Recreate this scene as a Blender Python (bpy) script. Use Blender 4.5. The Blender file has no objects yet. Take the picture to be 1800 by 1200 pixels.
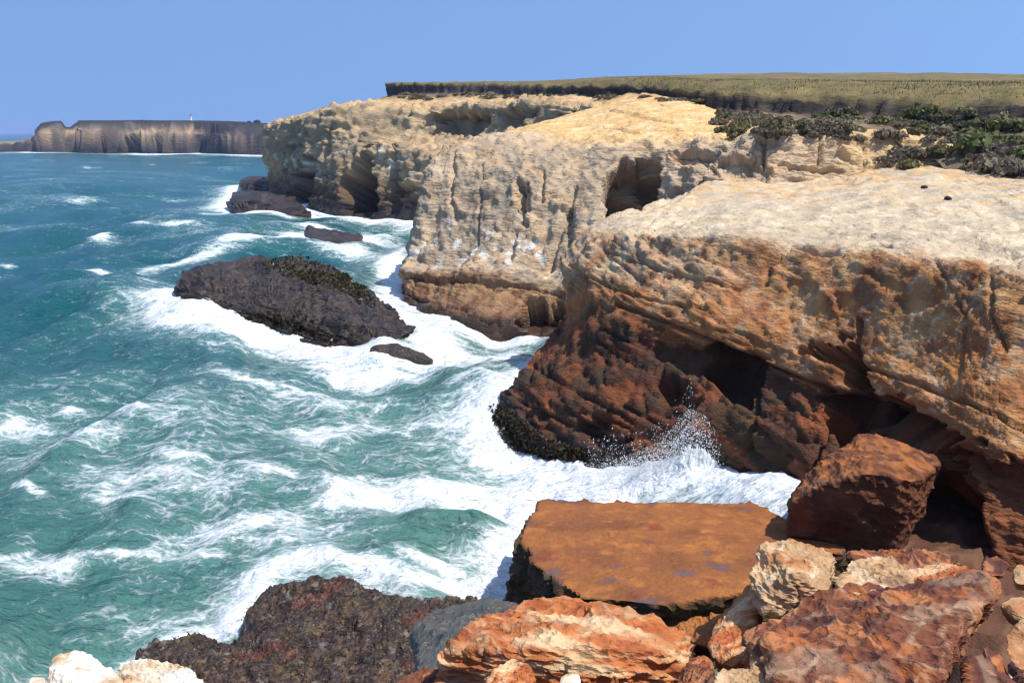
import bpy, bmesh, math, random
import numpy as np
from mathutils import Vector

scene = bpy.context.scene
COLL = scene.collection
random.seed(7)
RNG = np.random.default_rng(11)

# ------------------------------------------------------------------ camera, sky, sun, exposure
CAM_H, FPX, PITCH = 12.0, 1700.0, math.atan(367.0 / 1700.0)
cam_data = bpy.data.cameras.new('camera')
cam_data.sensor_width = 36.0
cam_data.lens = 36.0 * FPX / 1800.0
cam_data.clip_start, cam_data.clip_end = 0.1, 60000.0
cam = bpy.data.objects.new('camera', cam_data)
COLL.objects.link(cam)
cam.location = (0, 0, CAM_H)
cam.rotation_euler = (math.pi / 2 - PITCH, 0, 0)
scene.camera = cam

SUN_AZ, SUN_EL = math.radians(122.0), math.radians(60.0)     # azimuth clockwise from +Y
world = bpy.data.worlds.new('World'); scene.world = world; world.use_nodes = True
wn = world.node_tree
sky = wn.nodes.new('ShaderNodeTexSky'); sky.sky_type = 'NISHITA'; sky.sun_disc = False
sky.sun_elevation, sky.sun_rotation = SUN_EL, SUN_AZ
sky.altitude = 10; sky.air_density = 1.2; sky.dust_density = 0.3; sky.ozone_density = 5.0
bg = [n for n in wn.nodes if n.type == 'BACKGROUND'][0]
wn.links.new(sky.outputs[0], bg.inputs[0]); bg.inputs[1].default_value = 0.15
# clear deep-blue sky: the dome is read from above the whitish horizon layer
tc = wn.nodes.new('ShaderNodeTexCoord'); mpv = wn.nodes.new('ShaderNodeVectorMath'); mpv.operation = 'MULTIPLY_ADD'
mpv.inputs[1].default_value = (1, 1, 0.4); mpv.inputs[2].default_value = (0, 0, 0.6)
nrm = wn.nodes.new('ShaderNodeVectorMath'); nrm.operation = 'NORMALIZE'
wn.links.new(tc.outputs['Generated'], mpv.inputs[0]); wn.links.new(mpv.outputs[0], nrm.inputs[0]); wn.links.new(nrm.outputs[0], sky.inputs['Vector'])
sun_data = bpy.data.lights.new('sun', 'SUN'); sun_data.energy = 3.5; sun_data.angle = math.radians(0.53)
sun_data.color = (1.0, 0.955, 0.88)
sun = bpy.data.objects.new('sun', sun_data); COLL.objects.link(sun)
to_sun = Vector((math.sin(SUN_AZ) * math.cos(SUN_EL), math.cos(SUN_AZ) * math.cos(SUN_EL), math.sin(SUN_EL)))
sun.rotation_euler = to_sun.to_track_quat('Z', 'Y').to_euler()
sun.location = (30, -30, 80)
vs = scene.view_settings
vs.view_transform = 'Standard'; vs.look = 'None'; vs.gamma = 1.0; vs.use_curve_mapping = False; vs.exposure = 0.6
scene.cycles.use_denoising = True; scene.cycles.filter_width = 1.3; scene.cycles.use_adaptive_sampling = True; scene.cycles.adaptive_threshold = 0.02
scene.cycles.max_bounces = 5; scene.cycles.diffuse_bounces = 3; scene.cycles.glossy_bounces = 2
scene.cycles.volume_bounces = 0

# ------------------------------------------------------------------ helpers: surveyed points
CP, SP = math.cos(PITCH), math.sin(PITCH)
def V(px, py, Y):
    """world point seen along the sight line (px,py) of the 1800x1200 survey frame, Y metres north of the viewer"""
    xc, yc = (px - 900.0) / FPX, (600.0 - py) / FPX
    dx, dy, dz = xc, CP + yc * SP, -SP + yc * CP
    t = Y / dy
    return (dx * t, Y, CAM_H + dz * t)
def S(px, py, z=0.0):
    xc, yc = (px - 900.0) / FPX, (600.0 - py) / FPX
    dx, dy, dz = xc, CP + yc * SP, -SP + yc * CP
    t = (z - CAM_H) / dz
    return (dx * t, dy * t, z)
def up(p, z):
    return (p[0], p[1], z)
def lin(r, g, b, k=0.8):
    o = []
    for c in (r, g, b):
        c /= 255.0
        o.append(k * (c / 12.92 if c <= 0.04045 else ((c + 0.055) / 1.055) ** 2.4))
    return np.array(o, np.float32)

# ------------------------------------------------------------------ noise in numpy
_PERM = np.random.default_rng(3).permutation(256).astype(np.int32)
_PERM = np.concatenate([_PERM, _PERM, _PERM[:8]])
_G = np.array([[1,1,0],[-1,1,0],[1,-1,0],[-1,-1,0],[1,0,1],[-1,0,1],[1,0,-1],[-1,0,-1],
               [0,1,1],[0,-1,1],[0,1,-1],[0,-1,-1],[1,1,0],[0,-1,1],[-1,1,0],[0,-1,-1]], np.float32)
def perlin(p, seed=0):
    p = np.asarray(p, np.float32) + np.float32(seed * 17.31 + 100.0)
    sh = p.shape[:-1]; p = p.reshape(-1, 3)
    i = np.floor(p).astype(np.int32); f = p - i; i &= 255
    w = f * f * f * (f * (f * 6 - 15) + 10)
    out = 0
    for cx in (0, 1):
        a = _PERM[(i[:, 0] + cx) & 255]
        for cy in (0, 1):
            b = _PERM[(a + i[:, 1] + cy) & 255]
            for cz in (0, 1):
                g = _G[_PERM[(b + i[:, 2] + cz) & 255] & 15]
                d = g[:, 0] * (f[:, 0] - cx) + g[:, 1] * (f[:, 1] - cy) + g[:, 2] * (f[:, 2] - cz)
                out = out + d * (w[:, 0] if cx else 1 - w[:, 0]) * (w[:, 1] if cy else 1 - w[:, 1]) * (w[:, 2] if cz else 1 - w[:, 2])
    return out.reshape(sh)
def fbm(p, octv=4, seed=0, gain=0.5, ridged=False):
    p = np.asarray(p, np.float32); a, t, out = 1.0, 0.0, 0
    for o in range(octv):
        n = perlin(p * (2.03 ** o), seed + o * 3)
        if ridged: n = 1 - 2 * np.abs(n)
        out = out + a * n; t += a; a *= gain
    return out / t
def _h(ix, iy, iz, s):
    a = _PERM[(ix + s) & 255]; b = _PERM[(a + iy) & 255]; return _PERM[(b + iz) & 255]
def worley(p, seed=0, second=False):
    """F1, F2, offsets to the two nearest points, random values of their cells"""
    p = np.asarray(p, np.float32); sh = p.shape[:-1]; p = p.reshape(-1, 3) + np.float32(300.0)
    N = len(p); F1 = np.empty(N, np.float32); F2 = np.empty(N, np.float32)
    OFF = np.empty((N, 3), np.float32); ID = np.empty(N, np.int32); OFF2 = np.empty((N, 3), np.float32); ID2 = np.empty(N, np.int32)
    for s in range(0, N, 60000):
        q = p[s:s + 60000]; i = np.floor(q).astype(np.int32); f = q - i
        f1 = np.full(len(q), 9, np.float32); f2 = f1.copy(); off = np.zeros((len(q), 3), np.float32); idd = np.zeros(len(q), np.int32); off2 = off.copy(); id2 = idd.copy()
        for dx in (-1, 0, 1):
            for dy in (-1, 0, 1):
                for dz in (-1, 0, 1):
                    h = _h(i[:, 0] + dx, i[:, 1] + dy, i[:, 2] + dz, seed)
                    vx = f[:, 0] - dx - (_PERM[h + 1] * (1 / 256.0)); vy = f[:, 1] - dy - (_PERM[h + 2] * (1 / 256.0)); vz = f[:, 2] - dz - (_PERM[h + 3] * (1 / 256.0))
                    d = vx * vx + vy * vy + vz * vz
                    m = np.where(d < f1)[0]
                    if len(m):
                        f2[m] = f1[m]; id2[m] = idd[m]; off2[m] = off[m]
                        f1[m] = d[m]; idd[m] = h[m]; off[m, 0] = vx[m]; off[m, 1] = vy[m]; off[m, 2] = vz[m]
                    m = np.where((d < f2) & (d > f1))[0]
                    if len(m):
                        f2[m] = d[m]; id2[m] = h[m]; off2[m, 0] = vx[m]; off2[m, 1] = vy[m]; off2[m, 2] = vz[m]
        F1[s:s + 60000] = np.sqrt(f1); F2[s:s + 60000] = np.sqrt(f2); OFF[s:s + 60000] = off; ID[s:s + 60000] = idd; OFF2[s:s + 60000] = off2; ID2[s:s + 60000] = id2
    R = [(_PERM[(ID * 7 + k * 53 + 11) & 255] / 255.0).astype(np.float32).reshape(sh) for k in range(4)]
    if not second: return F1.reshape(sh), F2.reshape(sh), OFF.reshape(sh + (3,)), R
    R2 = [(_PERM[(ID2 * 7 + k * 53 + 11) & 255] / 255.0).astype(np.float32).reshape(sh) for k in range(4)]
    return F1.reshape(sh), F2.reshape(sh), OFF.reshape(sh + (3,)), R, OFF2.reshape(sh + (3,)), R2
def sstep(a, b, x):
    t = np.clip((x - a) / (b - a), 0, 1); return t * t * (3 - 2 * t)
def mix(a, b, t):
    return a + (b - a) * t
def mixc(c, col, t):
    return c + (np.asarray(col, np.float32) - c) * t[..., None]
def rot(ax, ay, az):
    ax, ay, az = [math.radians(v) for v in (ax, ay, az)]
    X = np.array([[1,0,0],[0,math.cos(ax),-math.sin(ax)],[0,math.sin(ax),math.cos(ax)]])
    Yr = np.array([[math.cos(ay),0,math.sin(ay)],[0,1,0],[-math.sin(ay),0,math.cos(ay)]])
    Z = np.array([[math.cos(az),-math.sin(az),0],[math.sin(az),math.cos(az),0],[0,0,1]])
    return (Z @ Yr @ X).astype(np.float32)

def facets(P, size, R=None, amp=0.2, tilt=0.3, crack=0.0, cw=0.08, seed=0, warp=0.15, bev=0.14):
    warp = warp * 0.4; crack = crack * 0.45; cw = cw * 0.55; tilt = tilt * 1.25
    """fractured-rock relief: every cell of the rock is its own tilted facet; returns height, cell random, crack mask"""
    q = P if R is None else P @ R
    q = q / np.asarray(size, np.float32)
    if warp:
        q = q + warp * np.stack([perlin(q * 1.7, seed + 1), perlin(q * 1.7, seed + 2), perlin(q * 1.7, seed + 3)], -1)
    F1, F2, off, r, off2, r2 = worley(q, seed, True)
    def plane(r, off): return amp * (2 * r[0] - 1) + tilt * amp * 4 * ((r[1] - .5) * off[..., 0] + (r[2] - .5) * off[..., 1] + (r[3] - .5) * off[..., 2])
    h1, h2 = plane(r, off), plane(r2, off2)
    t = sstep(0, bev, F2 - F1); h = h1 * (0.5 + 0.5 * t) + h2 * (0.5 - 0.5 * t)
    ck = 1 - sstep(0, cw, F2 - F1)
    return h - crack * ck, r[0], ck

def chips(P, size, R=None, amp=0.2, seed=0, warp=0.06, k=0.9, g=1.5):
    """conchoidal fracture: lower envelope of tilted bowls, sharp ridges between flat chips, no steps"""
    q = P if R is None else P @ R
    q = (q / np.asarray(size, np.float32)).astype(np.float32)
    if warp: q = q + warp * np.stack([perlin(q * 2.1, seed + 1), perlin(q * 2.1, seed + 2), perlin(q * 2.1, seed + 3)], -1)
    sh = q.shape[:-1]; q = q.reshape(-1, 3) + np.float32(300.0); Nn = len(q)
    out = np.empty(Nn, np.float32); ids = np.empty(Nn, np.int32); gap = np.empty(Nn, np.float32)
    T1 = (_PERM / 256.0).astype(np.float32)
    for s in range(0, Nn, 50000):
        p = q[s:s + 50000]; i = np.floor(p).astype(np.int32); f = p - i
        m1 = np.full(len(p), 99, np.float32); m2 = m1.copy(); idd = np.zeros(len(p), np.int32)
        for dx in (-1, 0, 1):
            for dy in (-1, 0, 1):
                for dz in (-1, 0, 1):
                    h = _h(i[:, 0] + dx, i[:, 1] + dy, i[:, 2] + dz, seed)
                    vx = f[:, 0] - dx - T1[h + 1]; vy = f[:, 1] - dy - T1[h + 2]; vz = f[:, 2] - dz - T1[h + 3]
                    v = k * (vx * vx + vy * vy + vz * vz) + g * ((T1[h + 4] - .5) * vx + (T1[h + 5] - .5) * vy + (T1[h + 6] - .5) * vz) + .35 * T1[h + 7]
                    lt = v < m1; m2 = np.where(lt, m1, np.minimum(m2, v)); m1 = np.where(lt, v, m1); idd = np.where(lt, h, idd)
        out[s:s + 50000] = m1; ids[s:s + 50000] = idd; gap[s:s + 50000] = m2 - m1
    r0 = (_PERM[(ids * 7 + 11) & 255] / 255.0).astype(np.float32)
    return (amp * (out - 0.25)).reshape(sh), r0.reshape(sh), gap.reshape(sh)

def beds(P, thick, R=None, amp=0.1, seed=0, warp=0.4):
    """bedded strata: steps in and out layer by layer"""
    q = P if R is None else P @ R
    s = q[..., 2] / thick + warp * fbm(q * (0.12 / 1.0), 3, seed)
    s = s + 0.15 * perlin(q * 0.7, seed + 5)
    k = np.floor(s); f = s - k
    r0 = _PERM[(k.astype(np.int32) * 13 + seed) & 255] / 255.0
    r1 = _PERM[((k.astype(np.int32) + 1) * 13 + seed) & 255] / 255.0
    t = sstep(0.72, 1.0, f)
    return amp * (2 * mix(r0, r1, t) - 1), r0

def blocks(P, thick, length, R=None, amp=0.1, seed=0, w=0.10, warp=0.35, wide=1.0):
    """jointed strata: beds split into blocks that stand proud or back by different amounts, open joints between"""
    q = P if R is None else P @ R
    wz = warp * fbm(q * np.array([.25 / length, .25 / length, .12 / thick], np.float32), 2, seed + 2)
    z = q[..., 2] / thick + wz + 0.35 * np.sin(q[..., 2] / thick * 0.83 + seed) + 0.06 * perlin(q * (2.0 / length), seed + 9)
    k = np.floor(z).astype(np.int32); fz = z - k
    def hsh(a, b=0, c=0): return _PERM[(_PERM[(_PERM[(a * 7 + seed) & 255] + b) & 255] + c) & 255] / 255.0
    ln = length * (0.6 + 1.1 * hsh(k, 3)); jx = 0.10 * perlin(q * (2.2 / length), seed + 5)
    x = q[..., 0] / ln + 9.1 * hsh(k, 1) + jx; y = q[..., 1] / ln + 7.7 * hsh(k, 2) + jx
    i = np.floor(x).astype(np.int32); j = np.floor(y).astype(np.int32); fx, fy = x - i, y - j
    h = hsh(k + 31 * i, j, k)
    ez = np.minimum(fz, 1 - fz); ex = np.minimum(fx, 1 - fx); ey = np.minimum(fy, 1 - fy)
    asp = ln / thick
    e = np.minimum(ez, np.minimum(ex, ey) * np.minimum(asp, 3.0))
    d = amp * (2 * h - 0.9) * sstep(0, w * 1.6, e) - 0.35 * amp * (1 - sstep(0, w * .7, e))
    d = d + 0.35 * amp * (fz - .5) * sstep(0, w * 1.6, e)            # beds lean out towards their top: a shadow line under each
    return d.astype(np.float32), h.astype(np.float32)

# ------------------------------------------------------------------ helpers: meshes
def set_props(o, label=None, cat=None, group=None, kind=None):
    if label: o['label'] = label
    if cat: o['category'] = cat
    if group: o['group'] = group
    if kind: o['kind'] = kind
    return o
def make_mesh(name, verts, faces, mat, colors=None, attrs=None, smooth=True, parent=None):
    verts = np.ascontiguousarray(verts, np.float32).reshape(-1, 3); faces = np.ascontiguousarray(faces, np.int32)
    k = faces.shape[1]
    me = bpy.data.meshes.new(name)
    me.vertices.add(len(verts)); me.vertices.foreach_set('co', verts.ravel())
    me.loops.add(faces.size); me.loops.foreach_set('vertex_index', faces.ravel())
    me.polygons.add(len(faces))
    me.polygons.foreach_set('loop_start', np.arange(0, faces.size, k, dtype=np.int32))
    me.polygons.foreach_set('use_smooth', np.full(len(faces), smooth, bool))
    me.update(calc_edges=True)
    if colors is not None:
        a = me.attributes.new('Col', 'FLOAT_COLOR', 'POINT')
        c = np.ones((len(verts), 4), np.float32); c[:, :3] = np.clip(colors, 0, 1).reshape(-1, 3)
        a.data.foreach_set('color', c.ravel())
    for n, v in (attrs or {}).items():
        a = me.attributes.new(n, 'FLOAT', 'POINT'); a.data.foreach_set('value', np.ascontiguousarray(v, np.float32).ravel())
    me.materials.append(mat)
    o = bpy.data.objects.new(name, me); COLL.objects.link(o)
    if parent is not None: o.parent = parent
    return o
def grid_faces(nu, nv, flip=False):
    i = np.arange(nu * nv).reshape(nu, nv)
    a, b, c, d = i[:-1, :-1], i[1:, :-1], i[1:, 1:], i[:-1, 1:]
    f = np.stack([a, b, c, d], -1).reshape(-1, 4)
    return f[:, ::-1].copy() if flip else f
def hermite(A, t_knots, t):
    """interpolate A (n, ...) at parameters t; soft Catmull-Rom that keeps corners"""
    n = len(t_knots); tk = np.asarray(t_knots); k = np.clip(np.searchsorted(tk, t, side='right') - 1, 0, n - 2)
    d = np.diff(tk); D = np.diff(A, axis=0) / d.reshape((-1,) + (1,) * (A.ndim - 1))
    M = np.empty_like(A); M[0] = D[0]; M[-1] = D[-1]
    w1 = (2 * d[1:] + d[:-1]).reshape((-1,) + (1,) * (A.ndim - 1)); w2 = (d[1:] + 2 * d[:-1]).reshape((-1,) + (1,) * (A.ndim - 1))
    same = D[1:] * D[:-1] > 1e-12; D0, D1 = np.where(same, D[:-1], 1.0), np.where(same, D[1:], 1.0)
    M[1:-1] = np.where(same, (w1 + w2) / (w1 / D0 + w2 / D1), 0.0)
    h = d[k]; u = (t - tk[k]) / h
    sh = (-1,) + (1,) * (A.ndim - 1); u = u.reshape(sh); h = h.reshape(sh)
    return ((2*u**3 - 3*u**2 + 1) * A[k] + (u**3 - 2*u**2 + u) * h * M[k] + (-2*u**3 + 3*u**2) * A[k + 1] + (u**3 - u**2) * h * M[k + 1])
def loft(cols, nu, nv, near=1.0):
    A = np.array(cols, np.float64)
    dist = np.linalg.norm(A - np.array([0, 0, CAM_H]), axis=-1) ** near
    wv = (np.linalg.norm(np.diff(A, axis=1), axis=-1) / (0.5 * (dist[:, 1:] + dist[:, :-1]))).mean(0) + 1e-6
    wu = (np.linalg.norm(np.diff(A, axis=0), axis=-1) / (0.5 * (dist[1:] + dist[:-1]))).mean(1) + 1e-6
    tv = np.concatenate([[0], np.cumsum(wv)]); tu = np.concatenate([[0], np.cumsum(wu)])
    su = np.linspace(0, tu[-1], nu); sv = np.linspace(0, tv[-1], nv)
    B = hermite(A, tu, su)
    Cc = hermite(np.swapaxes(B, 0, 1), tv, sv)
    P = np.swapaxes(Cc, 0, 1)
    # row / column parameters in control units
    ru = np.interp(su, tu, np.arange(len(tu))); rv = np.interp(sv, tv, np.arange(len(tv)))
    return P.astype(np.float32), ru.astype(np.float32)[:, None] + np.zeros((1, nv), np.float32), rv.astype(np.float32)[None, :] + np.zeros((nu, 1), np.float32)
def grid_normals(P, smooth=0):
    du = np.gradient(P, axis=0); dv = np.gradient(P, axis=1)
    N = np.cross(du, dv); N /= np.linalg.norm(N, axis=-1, keepdims=True) + 1e-9
    for _ in range(smooth):
        N[1:-1] = (N[:-2] + 2 * N[1:-1] + N[2:]) / 4; N[:, 1:-1] = (N[:, :-2] + 2 * N[:, 1:-1] + N[:, 2:]) / 4
    return N / (np.linalg.norm(N, axis=-1, keepdims=True) + 1e-9)
def blob(P, c, r, k=1.0):
    d = (P - np.array(c, np.float32)) / np.array(r, np.float32)
    out = np.zeros(P.shape[:-1], np.float32); m = (d * d).sum(-1) < 6.0
    if not m.any(): return out
    q = P[m]; s_ = 1.0 / max(0.3, min(r[0], r[2]))
    w = 0.75 * np.stack([fbm(q * s_ * .9, 3, 5), perlin(q * s_, 6), fbm(q * s_ * .9, 3, 7)], -1)
    d = d[m] + w
    # blocky hollow: between a box and a ball
    dd = 0.5 * np.abs(d).max(-1) + 0.5 * np.sqrt((d * d).sum(-1))
    out[m] = 1 - sstep(k * 0.80, k, dd); return out

def proj(Pq):
    Pq = np.asarray(Pq, np.float64); dz = Pq[..., 2] - CAM_H
    d = Pq[..., 1] * CP - dz * SP; u_ = Pq[..., 1] * SP + dz * CP
    return 900 + FPX * Pq[..., 0] / d, 600 - FPX * u_ / d
def poly_sd(qx, qy, poly):
    poly = np.array(poly)[:, :2]; inside = np.zeros(qx.shape, bool); dm = np.full(qx.shape, 1e9)
    for i_ in range(len(poly)):
        a, b_ = poly[i_], poly[(i_ + 1) % len(poly)]
        ab = b_ - a; t_ = np.clip(((qx - a[0]) * ab[0] + (qy - a[1]) * ab[1]) / (ab @ ab + 1e-9), 0, 1)
        dm = np.minimum(dm, np.hypot(qx - a[0] - t_ * ab[0], qy - a[1] - t_ * ab[1]))
        cr = ((a[1] > qy) != (b_[1] > qy)); xi = a[0] + (qy - a[1]) / np.where(abs(b_[1] - a[1]) < 1e-9, 1e-9, b_[1] - a[1]) * (b_[0] - a[0])
        inside ^= cr & (qx < xi)
    return np.where(inside, dm, -dm)
def line_dist(px, py, pl):
    dm = np.full(px.shape, 1e9)
    for (x0, y0), (x1, y1) in zip(pl[:-1], pl[1:]):
        dx, dy = x1 - x0, y1 - y0; t_ = np.clip(((px - x0) * dx + (py - y0) * dy) / (dx * dx + dy * dy), 0, 1)
        dm = np.minimum(dm, np.hypot(px - x0 - t_ * dx, py - y0 - t_ * dy))
    return dm
def grooves(P, N, lines):
    """open joints: (survey polyline, half width in survey units, depth in metres)"""
    px, py = proj(P); wob_ = 6 * fbm(P * 1.3, 3, 88); fr = ((np.array([0, 0, CAM_H]) - P) * N).sum(-1) > 0
    g = np.zeros(P.shape[:-1], np.float32)
    for pl, w_, d_ in lines: g = np.maximum(g, d_ * (1 - sstep(w_ * .4, w_, line_dist(px + wob_ * .6, py + wob_ * .6, pl))) * fr)
    return g

# ------------------------------------------------------------------ materials
def new_mat(name):
    m = bpy.data.materials.new(name); m.use_nodes = True
    nt = m.node_tree; b = [n for n in nt.nodes if n.type == 'BSDF_PRINCIPLED'][0]
    return m, nt, b
class NT:
    def __init__(s, nt): s.nt = nt
    def n(s, t, **kw):
        nd = s.nt.nodes.new(t)
        for k, v in kw.items(): setattr(nd, k, v)
        return nd
    def l(s, a, b): s.nt.links.new(a, b)
    def val(s, inp, v):
        if isinstance(v, bpy.types.NodeSocket): s.l(v, inp)
        else: inp.default_value = v
    def math(s, op, a, b=0.0, c=None, clamp=False):
        m = s.n('ShaderNodeMath', operation=op); m.use_clamp = clamp
        s.val(m.inputs[0], a); s.val(m.inputs[1], b)
        if c is not None: s.val(m.inputs[2], c)
        return m.outputs[0]
    def noise(s, vec, scale, detail=4, rough=0.55, typ='FBM', dist=0.0):
        m = s.n('ShaderNodeTexNoise'); m.noise_type = typ
        s.l(vec, m.inputs['Vector']); m.inputs['Scale'].default_value = scale; m.inputs['Detail'].default_value = detail
        m.inputs['Roughness'].default_value = rough; m.inputs['Distortion'].default_value = dist
        return m.outputs[0]
    def mapr(s, v, a, b, c=0.0, d=1.0, smooth=False):
        m = s.n('ShaderNodeMapRange'); m.clamp = True
        if smooth: m.interpolation_type = 'SMOOTHSTEP'
        for i, x in enumerate((v, a, b, c, d)): s.val(m.inputs[i], x)
        return m.outputs[0]
    def mixc(s, f, a, b, typ='MIX'):
        m = s.n('ShaderNodeMix', data_type='RGBA', blend_type=typ)
        s.val(m.inputs[0], f); s.val(m.inputs[6], a); s.val(m.inputs[7], b)
        return m.outputs[2]
    def bump(s, h, strength, dist, normal=None):
        m = s.n('ShaderNodeBump'); m.inputs['Strength'].default_value = strength; m.inputs['Distance'].default_value = dist
        s.l(h, m.inputs['Height'])
        if normal is not None: s.l(normal, m.inputs['Normal'])
        return m.outputs[0]
    def pos(s, sc=(1, 1, 1), rotz=0.0, roty=0.0):
        g = s.n('ShaderNodeNewGeometry'); m = s.n('ShaderNodeMapping')
        m.inputs['Scale'].default_value = sc; m.inputs['Rotation'].default_value = (0, roty, rotz)
        s.l(g.outputs['Position'], m.inputs['Vector']); return m.outputs[0]
    def attr(s, name):
        a = s.n('ShaderNodeAttribute'); a.attribute_name = name; return a
def rock_mat(name, grain=6.0, var=0.35, bump=0.5, bdist=0.06, rough=0.9, strata=(1, 1, 3.0), roty=0.0, wet=False, spec=0.25):
    m, nt, b = new_mat(name); T = NT(nt)
    p1 = T.pos(strata, roty=roty); p2 = T.pos()
    n1 = T.noise(p1, grain * 0.25, 6, 0.62); n2 = T.noise(p2, grain * 1.6, 5, 0.65); n3 = T.noise(p1, grain, 3, 0.6, 'RIDGED_MULTIFRACTAL') if False else T.noise(p1, grain * 0.7, 5, 0.7, dist=1.2)
    k = T.math('ADD', T.math('MULTIPLY', T.math('SUBTRACT', n1, 0.5), 1.2 * var), T.math('MULTIPLY', T.math('SUBTRACT', n2, 0.5), 1.6 * var))
    k = T.math('ADD', T.math('ADD', k, T.math('MULTIPLY', T.math('SUBTRACT', n3, 0.5), var)), 1.0)
    c = T.attr('Col').outputs['Color']
    mul = T.n('ShaderNodeVectorMath', operation='SCALE'); T.l(c, mul.inputs[0]); T.l(k, mul.inputs['Scale'])
    vo = T.n('ShaderNodeTexVoronoi'); vo.feature = 'DISTANCE_TO_EDGE'; T.l(p1, vo.inputs['Vector']); vo.inputs['Scale'].default_value = grain * 0.35
    wn_ = T.n('ShaderNodeTexNoise'); T.l(p1, wn_.inputs['Vector']); wn_.inputs['Scale'].default_value = grain * 0.5; wn_.inputs['Detail'].default_value = 3
    wa = T.n('ShaderNodeVectorMath', operation='MULTIPLY_ADD'); T.l(wn_.outputs['Color'], wa.inputs[0]); wa.inputs[1].default_value = (1.1 / grain,) * 3; T.l(p1, wa.inputs[2]); T.l(wa.outputs[0], vo.inputs['Vector'])
    ck = T.mapr(vo.outputs[0], 0.0, 0.035)
    gate = T.mapr(n1, 0.5, 0.66, 0.0, 0.25)
    dk = T.math('SUBTRACT', 1.0, T.math('MULTIPLY', T.math('SUBTRACT', 1.0, ck), gate))
    mul2 = T.n('ShaderNodeVectorMath', operation='SCALE'); T.l(mul.outputs[0], mul2.inputs[0]); T.l(dk, mul2.inputs['Scale'])
    T.l(mul2.outputs[0], b.inputs['Base Color'])
    hh = T.math('ADD', T.math('MULTIPLY', n3, 0.8), T.math('MULTIPLY', n2, 0.45))
    v2 = T.n('ShaderNodeTexVoronoi'); T.l(wa.outputs[0], v2.inputs['Vector']); v2.inputs['Scale'].default_value = grain * 0.9
    v3 = T.n('ShaderNodeTexVoronoi'); T.l(wa.outputs[0], v3.inputs['Vector']); v3.inputs['Scale'].default_value = grain * 2.6
    hh = T.math('ADD', hh, T.math('ADD', T.math('MULTIPLY', v2.outputs[0], 0.9), T.math('MULTIPLY', v3.outputs[0], 0.4)))
    T.l(T.bump(hh, bump, bdist), b.inputs['Normal'])
    if wet:
        w = T.attr('wet').outputs['Fac']
        T.l(T.mapr(w, 0, 1, rough, 0.28), b.inputs['Roughness'])
    else: b.inputs['Roughness'].default_value = rough
    b.inputs['Specular IOR Level'].default_value = spec
    return m

M_NEAR = rock_mat('weathered_sandstone_near', 5.0, 0.34, 0.7, 0.07, wet=True)
M_MID = rock_mat('weathered_sandstone_mid', 2.2, 0.30, 0.7, 0.16, wet=True)
M_FAR = rock_mat('weathered_sandstone_far', 0.35, 0.30, 0.6, 0.8)
M_DARK = rock_mat('wet_dark_rock', 3.0, 0.34, 0.8, 0.09, rough=0.45, wet=True, spec=0.4)
M_BOULD = rock_mat('fractured_boulder_rock', 11.0, 0.34, 0.65, 0.025, wet=True)
M_GROUND = rock_mat('soil_and_turf', 1.6, 0.5, 0.6, 0.12)

# ------------------------------------------------------------------ near cliff
def W(x, y, z): return (x, y, z)
def col_c(base, mids, z_sub=-2.5):
    b = base
    return [(b[0], b[1], z_sub)] + [b] + mids
cC = []
def back(bx, by, lip, inner):
    return [(bx, by, -2.5), (bx, by, 0), (bx + .2, by, 2.5), (bx + .3, by - .1, 4.5), (bx + .35, by - .1, 5.2), (bx + .5, by - .2, 6.8), lip] + inner
cC.append(back(13.5, 63.5, V(1270, 318, 63), [V(1290, 350, 57), V(1300, 372, 52), V(1300, 390, 50)]))
cC.append(back(7.6, 54.5, V(1150, 362, 54.5), [V(1200, 372, 50), V(1230, 385, 48), V(1230, 395, 47)]))
cC.append(back(3.4, 47.5, V(1062, 388, 48.5), [V(1100, 392, 46.5), V(1130, 398, 46), V(1140, 402, 45)]))
cC.append(col_c(S(866, 752), [V(892, 700, 39.4), V(958, 622, 41.0), V(996, 565, 43), V(990, 470, 44), V(1040, 402, 45.5), V(1075, 396, 46), V(1090, 393, 47), V(1100, 396, 48)]))
cC.append(col_c(S(950, 805), [V(985, 700, 35.6), V(1040, 610, 37.5), V(1056, 535, 38.6), V(1078, 470, 40), V(1110, 406, 41.5), V(1150, 385, 47), V(1190, 352, 55), V(1210, 345, 62)]))
cC.append(col_c(S(1060, 838), [V(1095, 720, 33.2), V(1145, 605, 35.2), V(1155, 563, 35.3), V(1170, 480, 37.2), V(1180, 409, 39), V(1225, 372, 48), V(1265, 324, 60), V(1275, 305, 66)]))
cC.append(col_c(S(1180, 862), [V(1210, 740, 31.5), V(1250, 630, 33.3), V(1258, 604, 32.9), V(1270, 500, 34.6), V(1285, 415, 36.5), V(1340, 365, 47), V(1390, 323, 60), V(1400, 302, 66)]))
cC.append(col_c(S(1290, 888), [V(1318, 770, 29.4), V(1345, 665, 30.8), V(1370, 647, 30.4), V(1380, 535, 32.3), V(1405, 433, 34), V(1450, 370, 45), V(1480, 310, 60), V(1490, 295, 66)]))
cC.append(col_c(S(1385, 935), [V(1425, 820, 26.9), V(1470, 718, 28.0), V(1490, 693, 27.6), V(1500, 560, 29.4), V(1525, 434, 31.5), V(1560, 375, 42), V(1570, 292, 61), V(1580, 282, 66)]))
cC.append(col_c(S(1500, 985), [V(1560, 880, 25.2), V(1612, 785, 25.6), V(1640, 762, 24.4), V(1645, 600, 26), V(1665, 452, 28), V(1700, 390, 38), V(1700, 302, 57), V(1710, 295, 64)]))
cC.append(col_c(V(1680, 1055, 21.5), [V(1690, 930, 22.2), V(1730, 830, 22.7), V(1752, 806, 22.3), V(1765, 640, 23.9), V(1800, 476, 25.3), V(1830, 400, 35), V(1830, 316, 50), V(1840, 310, 58)]))
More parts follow.
